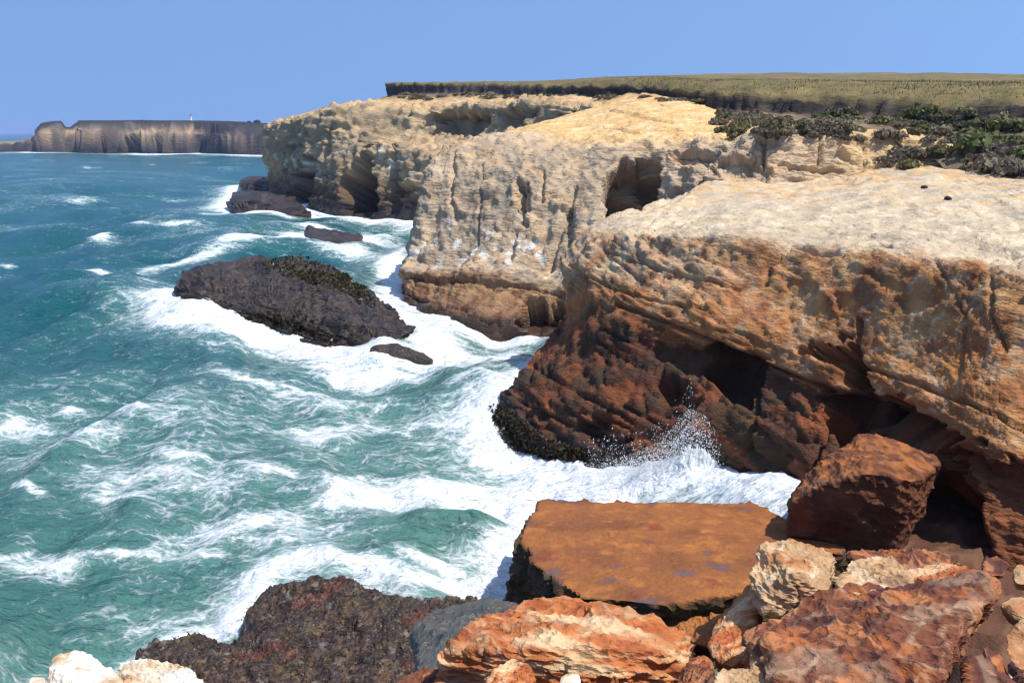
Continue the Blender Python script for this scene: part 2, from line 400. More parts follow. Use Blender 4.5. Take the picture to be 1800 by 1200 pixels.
cC.append(col_c(V(1840, 1110, 20.3), [V(1855, 980, 21.0), V(1880, 890, 21.5), V(1890, 868, 21.2), V(1905, 690, 22.8), V(1950, 496, 24.3), V(2000, 420, 32), V(2000, 330, 47), V(2010, 325, 55)]))
cC.append([(17.5, 17.5, 0), (17.8, 17.5, 2.0), (18.2, 17.5, 3.4), (18.6, 17.5, 4.6), (18.4, 17.5, 5.0), (19.5, 18, 7), (21, 18.6, 8.6), (27, 23, 9.2), (35, 34, 10), (39, 42, 9.5)])
cC.append([(19.5, 5, 4), (19.8, 5, 4.6), (20.2, 5, 5.6), (20.6, 5, 6.2), (20.4, 5, 6.6), (21.5, 5.5, 8), (23, 6, 9.6), (29, 9, 10.2), (36, 20, 10.5), (42, 30, 9.5)])

# pixel density guide: nu along the shore, nv up the face
P, RU, RV = loft(cC, 610, 460)
N = grid_normals(P, 6)
N = -N if N[..., 2][RV > 6.6].mean() < 0 else N
face = sstep(0.6, 1.4, RV) * (1 - sstep(6.3, 7.2, RV))          # cliff face
top = sstep(5.9, 6.5, RV)
low = 1 - sstep(3.6, 4.1, RV)
low_c = 1 - sstep(3.3, 4.5, RV + 0.7 * fbm(P * 0.5, 4, 67))
Rb = rot(7.4, 6.7, 0)
b1, br1 = blocks(P, 0.62, 1.9, Rb, 0.16, 3); b2, br2 = blocks(P, 0.21, 0.75, Rb, 0.075, 9, 0.13)
b3, br3 = blocks(P, 0.22, 1.5, rot(8, 10, 15), 0.10, 19, 0.10)
f1, fr1, ck1 = facets(P, (2.4, 2.4, 0.95), Rb, 0.09, 0.55, 0.10, 0.05, 21, bev=.10)
f2, fr2, ck2 = facets(P, (1.15, 1.15, 0.40), Rb, 0.060, 0.9, 0.04, 0.06, 33, bev=.12)
f3, fr3, ck3 = chips(P, (0.34, 0.34, 0.13), Rb, 0.085, 41)
nz = fbm(P * 0.16, 3, 4) * mix(0.24, 0.30, low)
ft = chips(P, (1.5, 1.5, 0.6), rot(9, 12, 0), 0.30, 55)[0]
lf = 1 - sstep(5.0, 7.0, RU + 1.2 * fbm(P * .3, 3, 68))                  # thin-bedded left end of the face
disp = face * (nz + f1 * mix(0.8, 1.0, low) + b1 * np.maximum(low * 1.25, mix(0.42, 0.8, lf)) + b2 * np.maximum(low * 1.0, mix(0.28, 0.9, lf)) + f2 * mix(0.45, .7, low) + f3 * mix(.5, .6, low)) + top * (ft * 0.35 + f3 * 0.6 + 0.30 * fbm(P * 0.15, 3, 8) + b3 * .6 + 0.2 * f2)
# hollows under the ledge and in the lower face
def carve(disp, c, r, depth):
    return disp - depth * blob(P, c, r)
for c, r, d in [(V(1292, 650, 32.2), (0.95, 2.0, .85), 1.5), (V(1490, 750, 27.6), (0.5, 2.2, 1.2), 1.6), (V(1585, 742, 25.6), (1.6, 2.5, .6), 2.0), (V(1640, 900, 23.2), (0.8, 2.5, 1.1), 2.4),
                (V(1500, 650, 27.8), (0.28, 1.5, 1.0), 1.6), (V(1455, 622, 29.2), (0.9, 1.2, .25), 1.0), (V(1190, 700, 33.4), (0.8, 1.5, .7), 1.0),
                (V(1075, 745, 34), (1.3, 1.5, .5), 0.8), (V(1310, 590, 34.2), (0.7, 1.2, 0.3), .6), (V(1790, 838, 21), (0.7, 1.2, 0.35), 0.8)]:
    disp = carve(disp, c, r, d)
disp -= grooves(P, N, [([(1395, 433), (1440, 440), (1480, 438), (1520, 430), (1562, 428)], 6, .9), ([(1480, 612), (1530, 648), (1620, 678), (1710, 712), (1810, 752)], 4, .22), ([(1508, 560), (1500, 620), (1503, 690)], 5, .5),
    ([(1390, 436), (1350, 470), (1345, 500)], 4, .18), ([(1080, 532), (1160, 562), (1250, 600), (1370, 650), (1490, 694)], 5, .30), ([(1340, 640), (1332, 720), (1310, 800)], 5, .3), ([(1490, 700), (1440, 790), (1420, 850)], 7, .5),
    ([(930, 640), (1020, 690), (1120, 745)], 4, .2), ([(900, 700), (990, 740), (1100, 790), (1180, 830)], 4, .2), ([(1050, 600), (1130, 650), (1230, 690)], 4, .2), ([(1010, 480), (1120, 520), (1240, 545)], 3, .15), ([(1060, 440), (1180, 480), (1300, 510)], 3, .12), ([(1640, 450), (1700, 560), (1690, 640)], 3, .12), ([(1740, 480), (1745, 560), (1770, 620)], 4, .18), ([(1500, 760), (1570, 790), (1650, 830)], 5, .3), ([(1690, 800), (1680, 900), (1640, 980)], 6, .35)])
Pd = P + N * disp[..., None]
# colours of the rock itself
tan = lin(202, 152, 98); orange = lin(190, 122, 68); pale = lin(214, 190, 155); grey = lin(178, 158, 130)
rust = lin(150, 94, 58); maroon = lin(98, 54, 38); darkb = lin(84, 58, 42); olive = lin(84, 68, 48); cream = lin(236, 214, 178)
v = RV
c = np.ones(P.shape, np.float32) * tan
n_a = fbm(P * 0.35, 4, 71); n_b = fbm(P * np.array([0.8, 0.8, 1.6], np.float32), 4, 72); n_c = fbm(P * 1.8, 3, 73)
c = mixc(c, orange, sstep(-0.15, 0.35, n_a + 0.25 * (fr2 - .5) + 0.15) * 0.85)
c = mixc(c, rust, sstep(0.12, 0.40, n_b + 0.2 * (fr1 - .5)) * 0.65)
c = mixc(c, grey, sstep(0.25, 0.5, -n_a + 0.3 * (fr3 - .5)) * 0.4)
veins = sstep(0.86, 0.97, 1 - np.abs(fbm(P @ rot(20, 30, 10) * 0.9, 3, 76)) * 2.0)
c = mixc(c, cream, veins * 0.3 * (1 - low))
# left prow of the upper face is paler
prow = 1 - sstep(4.5, 7.0, RU)
c = mixc(c, pale, np.clip(prow * sstep(4.3, 5.2, v) * (0.55 + 0.6 * n_b), 0, 1))
streak = fbm(P * np.array([1.1, 1.1, 0.12], np.float32), 4, 78); streak2 = fbm(P * np.array([0.45, 0.45, 0.10], np.float32), 3, 79)
c = mixc(c, lin(146, 84, 50), sstep(0.02, 0.28, streak) * 0.6)
c = mixc(c, lin(112, 74, 54), sstep(0.12, 0.34, streak2 + .3 * (br1 - .5)) * 0.55)
c = mixc(c, lin(226, 200, 164), sstep(0.16, 0.32, -streak) * 0.25)
c = mixc(c, lin(128, 88, 62), (br2 > .80) * .35)
# lower face: rust, maroon and dark brown wet rock
lowc = np.ones(P.shape, np.float32) * lin(96, 66, 46)
lowc = mixc(lowc, maroon, sstep(-0.1, 0.3, n_b + 0.3 * (fr1 - .5)) * 0.8)
lowc = mixc(lowc, lin(128, 70, 42), sstep(0.1, 0.45, n_a + 0.5 * (fr2 - .5)) * 0.8)
lowc = mixc(lowc, olive, sstep(0.0, 0.4, -n_a + 0.3 * (br1 - .5)) * 0.6)
lowc = mixc(lowc, lin(58, 48, 40), sstep(.45, .8, br1) * .6 * (1 - sstep(6.5, 8, RU)))
lowc = mixc(lowc, lin(138, 76, 44), sstep(.75, .9, br2) * .5)
lowc = mixc(lowc, lin(142, 82, 46), (fr2 > .84) * .6)
lowc = mixc(lowc, lin(44, 36, 32), sstep(1.6, 0.2, Pd[..., 2] + 0.8 * n_b) * 0.85)
rightw = sstep(8.5, 10.5, RU)
lowc = mixc(lowc, lin(150, 92, 60), rightw * 0.6)
lb = low_c[..., None] * 1.0
edge = sstep(4.9, 3.7, v + 0.55 * n_a)          # iron staining creeps up from the ledge
c = mixc(c, lin(168, 102, 56), edge * 0.55)
c = c * (1 - lb) + lowc * lb
# weathered grey-cream top
ct = np.ones(P.shape, np.float32) * lin(214, 190, 156)
ct = mixc(ct, lin(190, 172, 146), sstep(-0.1, 0.3, n_a) * 0.8)
ct = mixc(ct, lin(226, 178, 116), sstep(0.12, 0.4, n_b + 0.5 * sstep(6.6, 8, v) - 0.2) * 0.7)
ct = mixc(ct, lin(238, 226, 204), sstep(0.2, 0.45, n_c) * 0.5)
tt = sstep(5.75, 6.15, v + 0.35 * n_b)
c = c * (1 - tt[..., None]) + ct * tt[..., None]
c *= (1 + top * (0.24 * br3 - .12))[..., None]
c *= (0.88 + 0.24 * fr2)[..., None] * (0.92 + 0.16 * fr3)[..., None] * (0.92 + 0.16 * br2 * face + 0.08 * (1 - face))[..., None]
wet = sstep(2.2, 0.4, Pd[..., 2] + n_b)
o = make_mesh('near_cliff', Pd, grid_faces(*P.shape[:2]), M_NEAR, c, {'wet': wet})
set_props(o, 'nearest brown and tan sandstone cliff with overhanging ledge at right', kind='structure')
NEAR_TOP = (Pd, RV)

# ------------------------------------------------------------------ buttress cliff with the cave (middle distance)
cB = []
def colB(base, pts): return [(base[0], base[1], -3.0), base] + pts
def backB(bx, by, lip, inner):
    z = lip[2]
    return [(bx, by, -3), (bx, by, 0), (bx + .4, by + .3, z * .25), (bx + .7, by + .5, z * .5), (bx + 1.0, by + .8, z * .8), lip] + inner
cB.append(backB(9.5, 113, V(1010, 203, 112), [V(1060, 195, 108), V(1100, 195, 104), V(1120, 195, 102)]))
cB.append(backB(-1.0, 100, V(908, 229, 100), [V(960, 222, 98), V(1000, 222, 95), V(1020, 222, 93)]))
cB.append(backB(-6.6, 84, V(838, 241, 88), [V(870, 243, 87), V(900, 245, 86), V(930, 245, 85)]))
cB.append(colB(S(706, 524), [V(709, 485, 71), V(722, 410, 72.5), V(746, 303, 75), V(778, 264, 78.5), V(810, 254, 80), V(840, 248, 82), V(860, 246, 84)]))
cB.append(colB(S(785, 560), [V(795, 492, 66.5), V(806, 410, 69), V(822, 305, 72.5), V(852, 243, 78), V(890, 236, 86), V(940, 220, 98), V(960, 216, 104)]))
cB.append(colB(S(880, 578), [V(884, 500, 63.5), V(892, 410, 66.5), V(906, 310, 70), V(930, 248, 75.5), V(990, 217, 88), V(1050, 190, 104), V(1070, 186, 110)]))
cB.append(colB(S(975, 580), [V(980, 520, 61), V(985, 420, 64), V(990, 330, 67), V(1005, 268, 71), V(1060, 222, 82), V(1130, 172, 100), V(1140, 170, 106)]))
cB.append(colB(S(1062, 597), [V(1062, 500, 60), V(1060, 400, 63), V(1062, 310, 66.3), V(1080, 261, 68.5), V(1120, 225, 78), V(1180, 175, 96), V(1190, 172, 102)]))
cB.append(colB(S(1115, 598), [V(1115, 480, 62), V(1113, 385, 65), V(1118, 300, 67.0), V(1132, 258, 68), V(1170, 225, 77), V(1220, 185, 91), V(1230, 180, 98)]))
cB.append(colB(S(1180, 585), [V(1180, 440, 62), V(1180, 365, 64), V(1186, 300, 65.6), V(1198, 256, 66.7), V(1225, 228, 75), V(1255, 198, 86), V(1260, 192, 92)]))
cB.append([V(1262, 440, 57.5), V(1262, 400, 59), V(1262, 360, 60.4), V(1262, 335, 61.6), V(1264, 300, 63), V(1275, 247, 65), V(1285, 232, 71), V(1290, 215, 80), V(1292, 212, 86)])
cB.append([V(1360, 440, 56.5), V(1360, 400, 58), V(1360, 360, 59.4), V(1360, 335, 60.4), V(1360, 285, 61.8), V(1365, 227, 63.5), V(1370, 222, 66), V(1380, 214, 70), V(1390, 212, 75)])
cB.append([V(1500, 430, 56), V(1500, 390, 57.5), V(1500, 350, 59), V(1500, 318, 60.2), V(1500, 275, 61.3), V(1500, 230, 62.8), V(1500, 226, 66), V(1500, 219, 70), V(1500, 216, 75)])
cB.append([V(1640, 420, 55), V(1640, 380, 56.5), V(1640, 340, 58), V(1640, 300, 59.2), V(1645, 264, 60.6), V(1655, 242, 62.2), V(1660, 238, 64.5), V(1665, 235, 68), V(1670, 235, 73)])
cB.append([V(1740, 420, 53), V(1740, 390, 54), V(1740, 350, 56), V(1740, 325, 57.5), V(1745, 300, 59), V(1750, 285, 60.5), V(1755, 280, 63), V(1760, 275, 66), V(1765, 275, 70)])
P, RU, RV = loft(cB, 520, 330)
N = grid_normals(P, 6); N = -N if N[..., 2][RV > 5.8].mean() < 0 else N
face = sstep(0.6, 1.4, RV) * (1 - sstep(5.2, 6.0, RV)); top = 1 - sstep(5.6, 4.9, RV)
Rb = rot(3, -2, 0)
b1, br1 = blocks(P, 0.65, 2.2, Rb, 0.16, 13); b2, br2 = blocks(P, 0.30, 0.9, Rb, 0.08, 17)
f1, fr1, ck1 = chips(P, (2.8, 2.8, 4.0), None, 0.38, 61)
f2, fr2, ck2 = facets(P, (1.1, 1.1, 0.8), Rb, 0.07, 0.9, 0.06, 0.06, 63, bev=.12)
f3, fr3, ck3 = chips(P, (0.5, 0.5, 0.35), Rb, 0.20, 65)
nz = fbm(P * 0.12, 3, 14) * 0.6 - 0.45 * np.abs(fbm(P * np.array([0.35, 0.35, 0.06], np.float32), 3, 15)) * 2
lowB = 1 - sstep(1.9, 2.35, RV); isl = 1 - sstep(9.3, 10.2, RU)
lowB = lowB * isl
rightband = sstep(7.5, 9.0, RU)
disp = face * (nz + f1 * mix(1.0, 0.5, lowB) * mix(1, 1.3, rightband) + (b1 + b2) * mix(0.5, 1.3, lowB) + f2 * mix(1, 1.8, rightband) + f3) + top * (0.5 * fbm(P * 0.12, 3, 8) + f3 * 0.6 + 0.35 * f2)
disp += 0.5 * np.exp(-((RV - 2.1) / 0.25) ** 2) * isl
for c_, r_, d_ in [(V(1095, 345, 65.5), (1.3, 8, 1.6), 3.0), (V(1122, 318, 66), (1.3, 8, 1.5), 3.5), (V(1128, 345, 66), (0.9, 12, 0.7), 7.0), (V(1142, 296, 66), (.8, 6, 1.0), 2.0), (V(1215, 275, 66), (1.2, 2, .8), .9), (V(1290, 290, 63.5), (1.4, 2, .7), .8),
                   (V(950, 555, 60.3), (1.5, 3, 0.9), 2.2), (V(735, 525, 69), (0.5, 2, 0.5), 1.0), (V(918, 360, 68), (0.5, 2, 2.2), 0.9), (V(1000, 400, 64.5), (0.35, 2, 1.8), 0.6), (V(1343, 270, 62.2), (0.15, 2, 2.0), .25)]:
    disp = disp - d_ * blob(P, c_, r_)
disp -= grooves(P, N, [([(800, 270), (790, 330), (800, 390)], 4, .3), ([(912, 320), (905, 365), (880, 410)], 7, .6), ([(905, 410), (895, 460)], 5, .4), ([(1010, 330), (985, 400), (965, 470)], 6, .45), ([(955, 300), (950, 350)], 4, .4), ([(850, 290), (838, 370), (835, 430)], 3, .25), ([(1345, 225), (1342, 270), (1336, 312)], 4, .35), ([(1240, 262), (1236, 300), (1222, 330)], 5, .7),
    ([(1370, 232), (1420, 228), (1460, 240)], 3, .4), ([(1370, 285), (1420, 295), (1480, 300)], 4, .5), ([(1440, 240), (1442, 290)], 3, .4), ([(1520, 240), (1522, 290)], 3, .4), ([(1130, 250), (1180, 262), (1240, 265)], 4, .4), ([(715, 488), (800, 500), (890, 505), (985, 522)], 4, .35), ([(990, 240), (1060, 222), (1120, 232)], 3, .3), ([(1060, 195), (1130, 205), (1180, 215)], 3, .25)])
Pd = P + N * disp[..., None]
n_a = fbm(P * 0.18, 4, 81); n_b = fbm(P * np.array([0.5, 0.5, 0.9], np.float32), 4, 82); n_c = fbm(P * np.array([1.6, 1.6, 0.35], np.float32), 3, 83)
c = np.ones(P.shape, np.float32) * lin(198, 172, 140)
c = mixc(c, lin(166, 148, 124), sstep(-0.1, 0.3, n_a + 0.4 * (fr1 - .5)) * 0.8)
c = mixc(c, lin(212, 174, 130), sstep(0.0, 0.35, -n_b + 0.3 * (fr2 - .5)) * 0.7)
c = mixc(c, lin(244, 238, 226), sstep(0.10, 0.28, n_c) * np.exp(-((RV - 2.7) / 0.5) ** 2) * 0.85 * isl)
c = mixc(c, lin(168, 128, 88), lowB * 0.9)
c = mixc(c, lin(124, 84, 58), lowB * sstep(-0.15, 0.3, n_b + 0.5 * (br1 - .5)) * 0.85)
c = mixc(c, lin(110, 56, 42), lowB * sstep(1.65, 1.1, RV) * sstep(0.0, 0.3, n_a + 0.3 * (fr2 - .5)) * 0.8)
c = mixc(c, lin(62, 48, 40), sstep(1.0, 0.2, Pd[..., 2] + 1.2 * n_b) * isl * 0.85)
ctop = np.ones(P.shape, np.float32) * lin(232, 186, 122)
ctop = mixc(ctop, lin(240, 208, 156), sstep(-0.1, 0.3, n_b) * 0.8); ctop = mixc(ctop, lin(214, 160, 96), sstep(0.1, 0.35, n_a) * 0.6)
tt = sstep(5.05, 5.6, RV + 0.4 * n_b); c = c * (1 - tt[..., None]) + ctop * tt[..., None]
c = mixc(c, lin(226, 188, 134), sstep(11.3, 12.4, RU + n_b) * (1 - tt) * 0.8)
c *= (0.88 + 0.24 * fr2)[..., None] * (0.9 + 0.2 * fr3)[..., None]
o = make_mesh('buttress_cliff', Pd, grid_faces(*P.shape[:2]), M_MID, c, {'wet': sstep(1.8, 0.3, Pd[..., 2] + n_b) * isl})
set_props(o, 'pale tan cliff buttress with a dark cave, beyond the nearest cliff', kind='structure')

# ------------------------------------------------------------------ headland cliff behind it
cA = []
def colA(base, pts): return [(base[0], base[1], -4.0), base] + pts
# rows: sub, water, mid, shelf edge, foot of the upper wall, lip, top
cA.append([W(-30, 300, -4), W(-30, 300, 0), W(-30, 300, 4), W(-30, 300, 8), W(-29, 299, 9), W(-28, 298, 13), W(-20, 290, 15), W(-10, 285, 16)])
cA.append([W(-44, 235, -4), W(-44, 235, 0), W(-44, 235, 4), W(-43.5, 235, 8), W(-43.5, 235, 9), W(-43, 236, 12.5), W(-36, 236, 14.5), W(-30, 236, 15.5)])
cA.append(colA(S(482, 342), [V(481, 305, 192), V(470, 268, 191.5), V(470, 255, 191.5), V(471, 229, 192), V(500, 222, 205), V(540, 214, 215)]))
cA.append(colA(S(530, 364), [V(527, 310, 165), V(520, 262, 167), V(518, 248, 168), V(520, 209, 170), V(545, 202, 190), V(580, 196, 205)]))
cA.append(colA(S(600, 373), [V(598, 310, 153), V(596, 250, 156), V(595, 235, 157), V(598, 189, 161), V(615, 187, 180), V(640, 184, 200)]))
cA.append(colA(S(655, 377), [V(655, 310, 149), V(656, 255, 152), V(656, 238, 154), V(665, 189, 159), V(690, 181, 175), V(720, 172, 190)]))
cA.append(colA(S(730, 386), [V(728, 310, 140), V(735, 268, 142), V(752, 240, 150), V(748, 192, 153), V(760, 182, 165), V(775, 170, 178)]))
cA.append(colA(S(790, 400), [V(795, 320, 131), V(800, 268, 134), V(815, 238, 143), V(812, 189, 146), V(820, 180, 155), V(830, 172, 165)]))
cA.append(colA(S(850, 420), [V(855, 320, 122), V(860, 262, 127), V(870, 232, 134), V(872, 187, 137), V(880, 178, 146), V(890, 170, 156)]))
cA.append(colA(S(920, 425), [V(922, 320, 120), V(925, 255, 122), V(930, 228, 127), V(928, 183, 130), V(935, 176, 139), V(940, 168, 148)]))
cA.append(colA(S(1000, 430), [V(1005, 320, 116), V(1010, 250, 117), V(1015, 220, 118), V(1010, 186, 120), V(1020, 178, 127), V(1030, 170, 133)]))
cA.append(colA(S(1090, 430), [V(1095, 320, 110), V(1100, 250, 111), V(1102, 215, 112), V(1100, 196, 113), V(1110, 188, 118), V(1120, 180, 125)]))
P, RU, RV = loft(cA, 400, 240)
N = grid_normals(P, 4); N = -N if N[..., 2][RV > 5.8].mean() < 0 else N
face = sstep(0.6, 1.4, RV) * (1 - sstep(5.1, 5.8, RV)); top = 1 - sstep(5.5, 4.9, RV)
f1, fr1, _ = chips(P, (4.5, 4.5, 7.0), None, 0.9, 91)
f2, fr2, _ = facets(P, (2.0, 2.0, 1.5), None, 0.22, 0.9, 0.12, 0.06, 93, bev=.12)
f3, fr3, _ = chips(P, (0.9, 0.9, 0.6), None, 0.45, 95)
b1, br1 = blocks(P, 1.1, 3.0, rot(3, 3, 0), 0.35, 97)
flutes = fbm(P * np.array([0.28, 0.28, 0.04], np.float32), 3, 16)
disp = face * (fbm(P * 0.09, 3, 18) * 1.2 - 1.4 * np.abs(flutes) + f1 + f2 + f3 + b1 * 0.7) + top * (0.8 * fbm(P * 0.08, 3, 19) + f3 + 0.4 * f2)
for c_, r_, d_ in [(V(630, 338, 149), (3.0, 14, 4.2), 18.0), (V(645, 300, 150), (1.3, 8, 3.5), 7.0), (V(535, 335, 163), (2.1, 12, 3.2), 12.0), (V(550, 300, 164), (1.2, 7, 3.0), 4.5), (V(575, 270, 160), (.6, 6, 5), 1.8), (V(690, 300, 146), (.6, 6, 4), 1.8),
                   (V(700, 350, 143), (2.2, 4, 2.5), 1.5), (V(815, 215, 145), (6.8, 9, 2.0), 3.0), (V(905, 213, 133), (2.6, 8, 1.7), 2.5)]:
    disp = disp - d_ * blob(P, c_, r_)
Pd = P + N * disp[..., None]
n_a = fbm(P * 0.1, 4, 101); n_b = fbm(P * np.array([0.25, 0.25, 0.45], np.float32), 4, 102); n_c = fbm(P * np.array([0.8, 0.8, 0.15], np.float32), 3, 103)
c = np.ones(P.shape, np.float32) * lin(184, 160, 124)
c = mixc(c, lin(150, 132, 104), sstep(-0.1, 0.3, n_a + 0.4 * (fr1 - .5)) * 0.8)
c = mixc(c, lin(206, 168, 120), sstep(0.0, 0.35, -n_b + 0.3 * (fr2 - .5)) * 0.7)
c = mixc(c, lin(236, 228, 212), sstep(0.14, 0.34, n_c) * np.exp(-((RV - 2.5) / 0.45) ** 2) * 0.8)
c = mixc(c, lin(112, 86, 66), sstep(6.5, 2.5, Pd[..., 2] + 2.5 * n_b) * 0.85)
c = mixc(c, lin(58, 48, 42), sstep(3.4, 0.8, Pd[..., 2] + 2.0 * n_b) * 0.9)
ctop = np.ones(P.shape, np.float32) * lin(204, 168, 122); ctop = mixc(ctop, lin(222, 184, 134), sstep(-0.1, 0.3, n_b) * 0.8)
tt = sstep(5.0, 5.5, RV + 0.4 * n_b); c = c * (1 - tt[..., None]) + ctop * tt[..., None]
c = mixc(c, lin(206, 172, 130), np.exp(-((RV - 3.5) / 0.4) ** 2) * sstep(5.2, 6.2, RU) * 0.8)
c *= (0.86 + 0.28 * fr2)[..., None] * (0.9 + 0.2 * fr3)[..., None]
o = make_mesh('headland_cliff', Pd, grid_faces(*P.shape[:2]), M_MID, c, {'wet': sstep(2.5, 0.5, Pd[..., 2])})
set_props(o, 'tan headland cliff with dark sea caves beyond the buttress', kind='structure')

# ------------------------------------------------------------------ upper slope, soil bank and grass plateau
cT = []
cT.append([V(690, 192, 330), V(694, 188, 330), V(698, 182, 332), V(706, 176, 335), V(708, 168, 336), V(720, 165, 370), V(760, 164, 420), V(780, 165, 520)])
cT.append([V(612, 192, 200), V(625, 187, 201), V(650, 178, 203), V(690, 164, 206), V(684, 149, 207), V(700, 149.5, 240), V(740, 151, 300), V(760, 160, 420)])
cT.append([V(740, 195, 158), V(745, 187, 164), V(760, 176, 172), V(770, 161, 182), V(765, 148, 184), V(800, 148.6, 220), V(850, 149, 280), V(860, 160, 400)])
cT.append([V(850, 190, 145), V(855, 181, 150), V(860, 173, 158), V(860, 161, 165), V(858, 148, 167), V(890, 148, 210), V(950, 147, 275), V(960, 160, 400)])
cT.append([V(930, 187, 132), V(930, 179, 137), V(930, 173, 142), V(925, 165, 148), V(922, 151, 150), V(960, 146, 200), V(1020, 142, 270), V(1040, 160, 400)])
cT.append([V(1030, 198, 117), V(1035, 186, 121), V(1040, 176, 125), V(1040, 165, 130), V(1030, 152, 131), V(1060, 143.5, 190), V(1100, 137, 265), V(1120, 160, 400)])
cT.append([V(1140, 184, 95), V(1140, 176, 100), V(1140, 170, 105), V(1140, 163, 110), V(1135, 154, 111), V(1150, 142.5, 180), V(1200, 135, 260), V(1220, 160, 400)])
cT.append([V(1255, 230, 75), V(1252, 216, 80), V(1250, 203, 84), V(1250, 187, 90), V(1245, 165, 91), V(1260, 146, 160), V(1300, 133, 250), V(1320, 160, 400)])
cT.append([V(1390, 232, 66.5), V(1395, 221, 70), V(1400, 212, 74), V(1400, 196, 80), V(1400, 170, 81), V(1400, 146, 150), V(1420, 132, 240), V(1430, 160, 400)])
cT.append([V(1540, 245, 63), V(1545, 230, 66), V(1550, 220, 69), V(1550, 204, 74), V(1555, 177, 75), V(1555, 147, 140), V(1560, 131, 230), V(1560, 160, 400)])
cT.append([V(1650, 285, 59.5), V(1660, 262, 61.5), V(1670, 240, 65), V(1680, 216, 69), V(1690, 184, 70), V(1695, 150, 135), V(1700, 132, 225), V(1700, 160, 400)])
cT.append([V(1690, 318, 55), V(1730, 290, 57), V(1760, 262, 59), V(1790, 208, 64), V(1800, 183, 65), V(1810, 151, 130), V(1820, 133, 220), V(1820, 160, 400)])
cT.append([V(1830, 340, 47), V(1880, 310, 50), V(1950, 272, 53), V(2000, 217, 58), V(2020, 186, 59), V(2030, 155, 125), V(2050, 136, 215), V(2050, 160, 400)])
cT.append([V(2250, 350, 40), V(2300, 320, 43), V(2380, 280, 47), V(2450, 225, 52), V(2480, 190, 53), V(2500, 160, 120), V(2500, 140, 210), V(2500, 160, 400)])
P, RU, RV = loft(cT, 440, 200, near=0.8)
N = grid_normals(P, 3); N = -N if N[..., 2][RV > 4.2].mean() < 0 else N
slope = 1 - sstep(2.6, 3.0, RV); scarp = sstep(2.8, 3.1, RV) * (1 - sstep(3.9, 4.05, RV)); turf = sstep(3.9, 4.05, RV)
f2, fr2, _ = chips(P, (1.2, 1.2, 0.8), None, 0.3, 111)
f3, fr3, _ = chips(P, (0.6, 0.6, 1.2), None, 0.35, 113)
disp = slope * (0.5 * fbm(P * 0.22, 4, 21) + f2) + scarp * (0.6 * fbm(P * np.array([0.7, 0.7, 0.2], np.float32), 3, 22) + f3 * 2.6) + turf * (0.12 * fbm(P * 0.5, 4, 23) + 1.3 * fbm(P * 0.03, 4, 24) * sstep(4, 5, RV))
Pd = P + N * disp[..., None]
Pd[..., 1] += 2.2 * fbm(P * np.array([.10, .05, 0], np.float32), 4, 26) * np.exp(-((RV - 3.7) / .6) ** 2)
Pd[..., 2] += (0.8 * fbm(P * np.array([.5, .5, 0], np.float32), 4, 25) * np.exp(-((RV - 4.0) / .25) ** 2))
n_a = fbm(P * 0.12, 4, 121); n_b = fbm(P * 0.6, 4, 122)
right = sstep(7.0, 8.0, RU + 0.8 * n_b)
c = np.ones(P.shape, np.float32) * lin(226, 180, 122)
c = mixc(c, lin(206, 152, 98), sstep(-0.05, 0.3, n_b) * 0.7)
c = mixc(c, lin(104, 92, 76), right * 0.9)
c = mixc(c, lin(120, 104, 76), (1 - sstep(5.0, 6.2, RU)) * sstep(1.6, 2.6, RV + n_b) * 0.75)
c = mixc(c, lin(178, 138, 96), right * sstep(0.1, 0.3, n_b) * 0.5)
soil = np.ones(P.shape, np.float32) * lin(58, 50, 45); soil = mixc(soil, lin(104, 88, 72), sstep(0, 0.3, n_b) * 0.7)
sw = sstep(2.55, 2.9, RV + 0.3 * n_b); c = c * (1 - sw[..., None]) + soil * sw[..., None]
tf = np.ones(P.shape, np.float32) * lin(128, 110, 70); tf = mixc(tf, lin(94, 94, 50), sstep(-0.1, 0.25, n_b) * 0.7); tf = mixc(tf, lin(150, 130, 78), sstep(0.0, 0.3, n_a) * 0.7)
c = c * (1 - turf[..., None]) + tf * turf[..., None]
o = make_mesh('plateau', Pd, grid_faces(*P.shape[:2]), M_GROUND, c)
set_props(o, 'grass plateau with a dark crumbling soil bank along its edge', kind='structure')
T_P, T_RU, T_RV = Pd, RU, RV

# ------------------------------------------------------------------ far headland
cF = []
def colF(x, yb, pts): 
    b = S(x, yb); return [(b[0], b[1], -5), b] + pts
def F(x, yw, ys, yl, dY=0, yb=None):
    b = S(x, yb or yw); Y = b[1]
    # rows: sub, water, wall, shelf front, shelf back, lip, top, back
    return [(b[0], Y, -6), b, V(x, mix(yw, ys, 0.5), Y + 2), V(x, ys, Y + 5), V(x, ys - 3, Y + 18), V(x, yl + 6, Y + 26), V(x, yl, Y + 30), V(x, yl + .1, Y + 160), V(x, yl + .5, Y + 1300), V(x, yl + 12, Y + 1700)]
for x, yw, ys, yl in [(-260, 266, 258, 250), (-120, 266, 258, 250), (-20, 267, 257, 251.5), (30, 267, 255, 250), (58, 267, 250, 243), (66, 268, 238, 225), (72, 268, 232, 219), (88, 268, 228, 216), (106, 268, 228, 215),
                      (114, 268, 240, 224), (122, 268, 238, 225), (132, 268, 232, 219), (142, 269, 229, 214.5), (200, 269, 230, 214.5), (270, 270, 236, 214.5), (335, 271, 240, 215), (343, 271, 236, 215), (420, 273, 234, 216.5), (470, 273, 236, 219), (520, 274, 240, 222), (640, 274, 242, 224), (820, 274, 242, 224)]:
    cF.append(F(x, yw, ys, yl))
P, RU, RV = loft(cF, 420, 110)
N = grid_normals(P, 2); N = -N if N[..., 2][RV > 6.2].mean() < 0 else N
face = sstep(0.6, 1.4, RV) * (1 - sstep(5.4, 6.0, RV))
f1, fr1, _ = chips(P, (14, 14, 9), None, 7.0, 131)
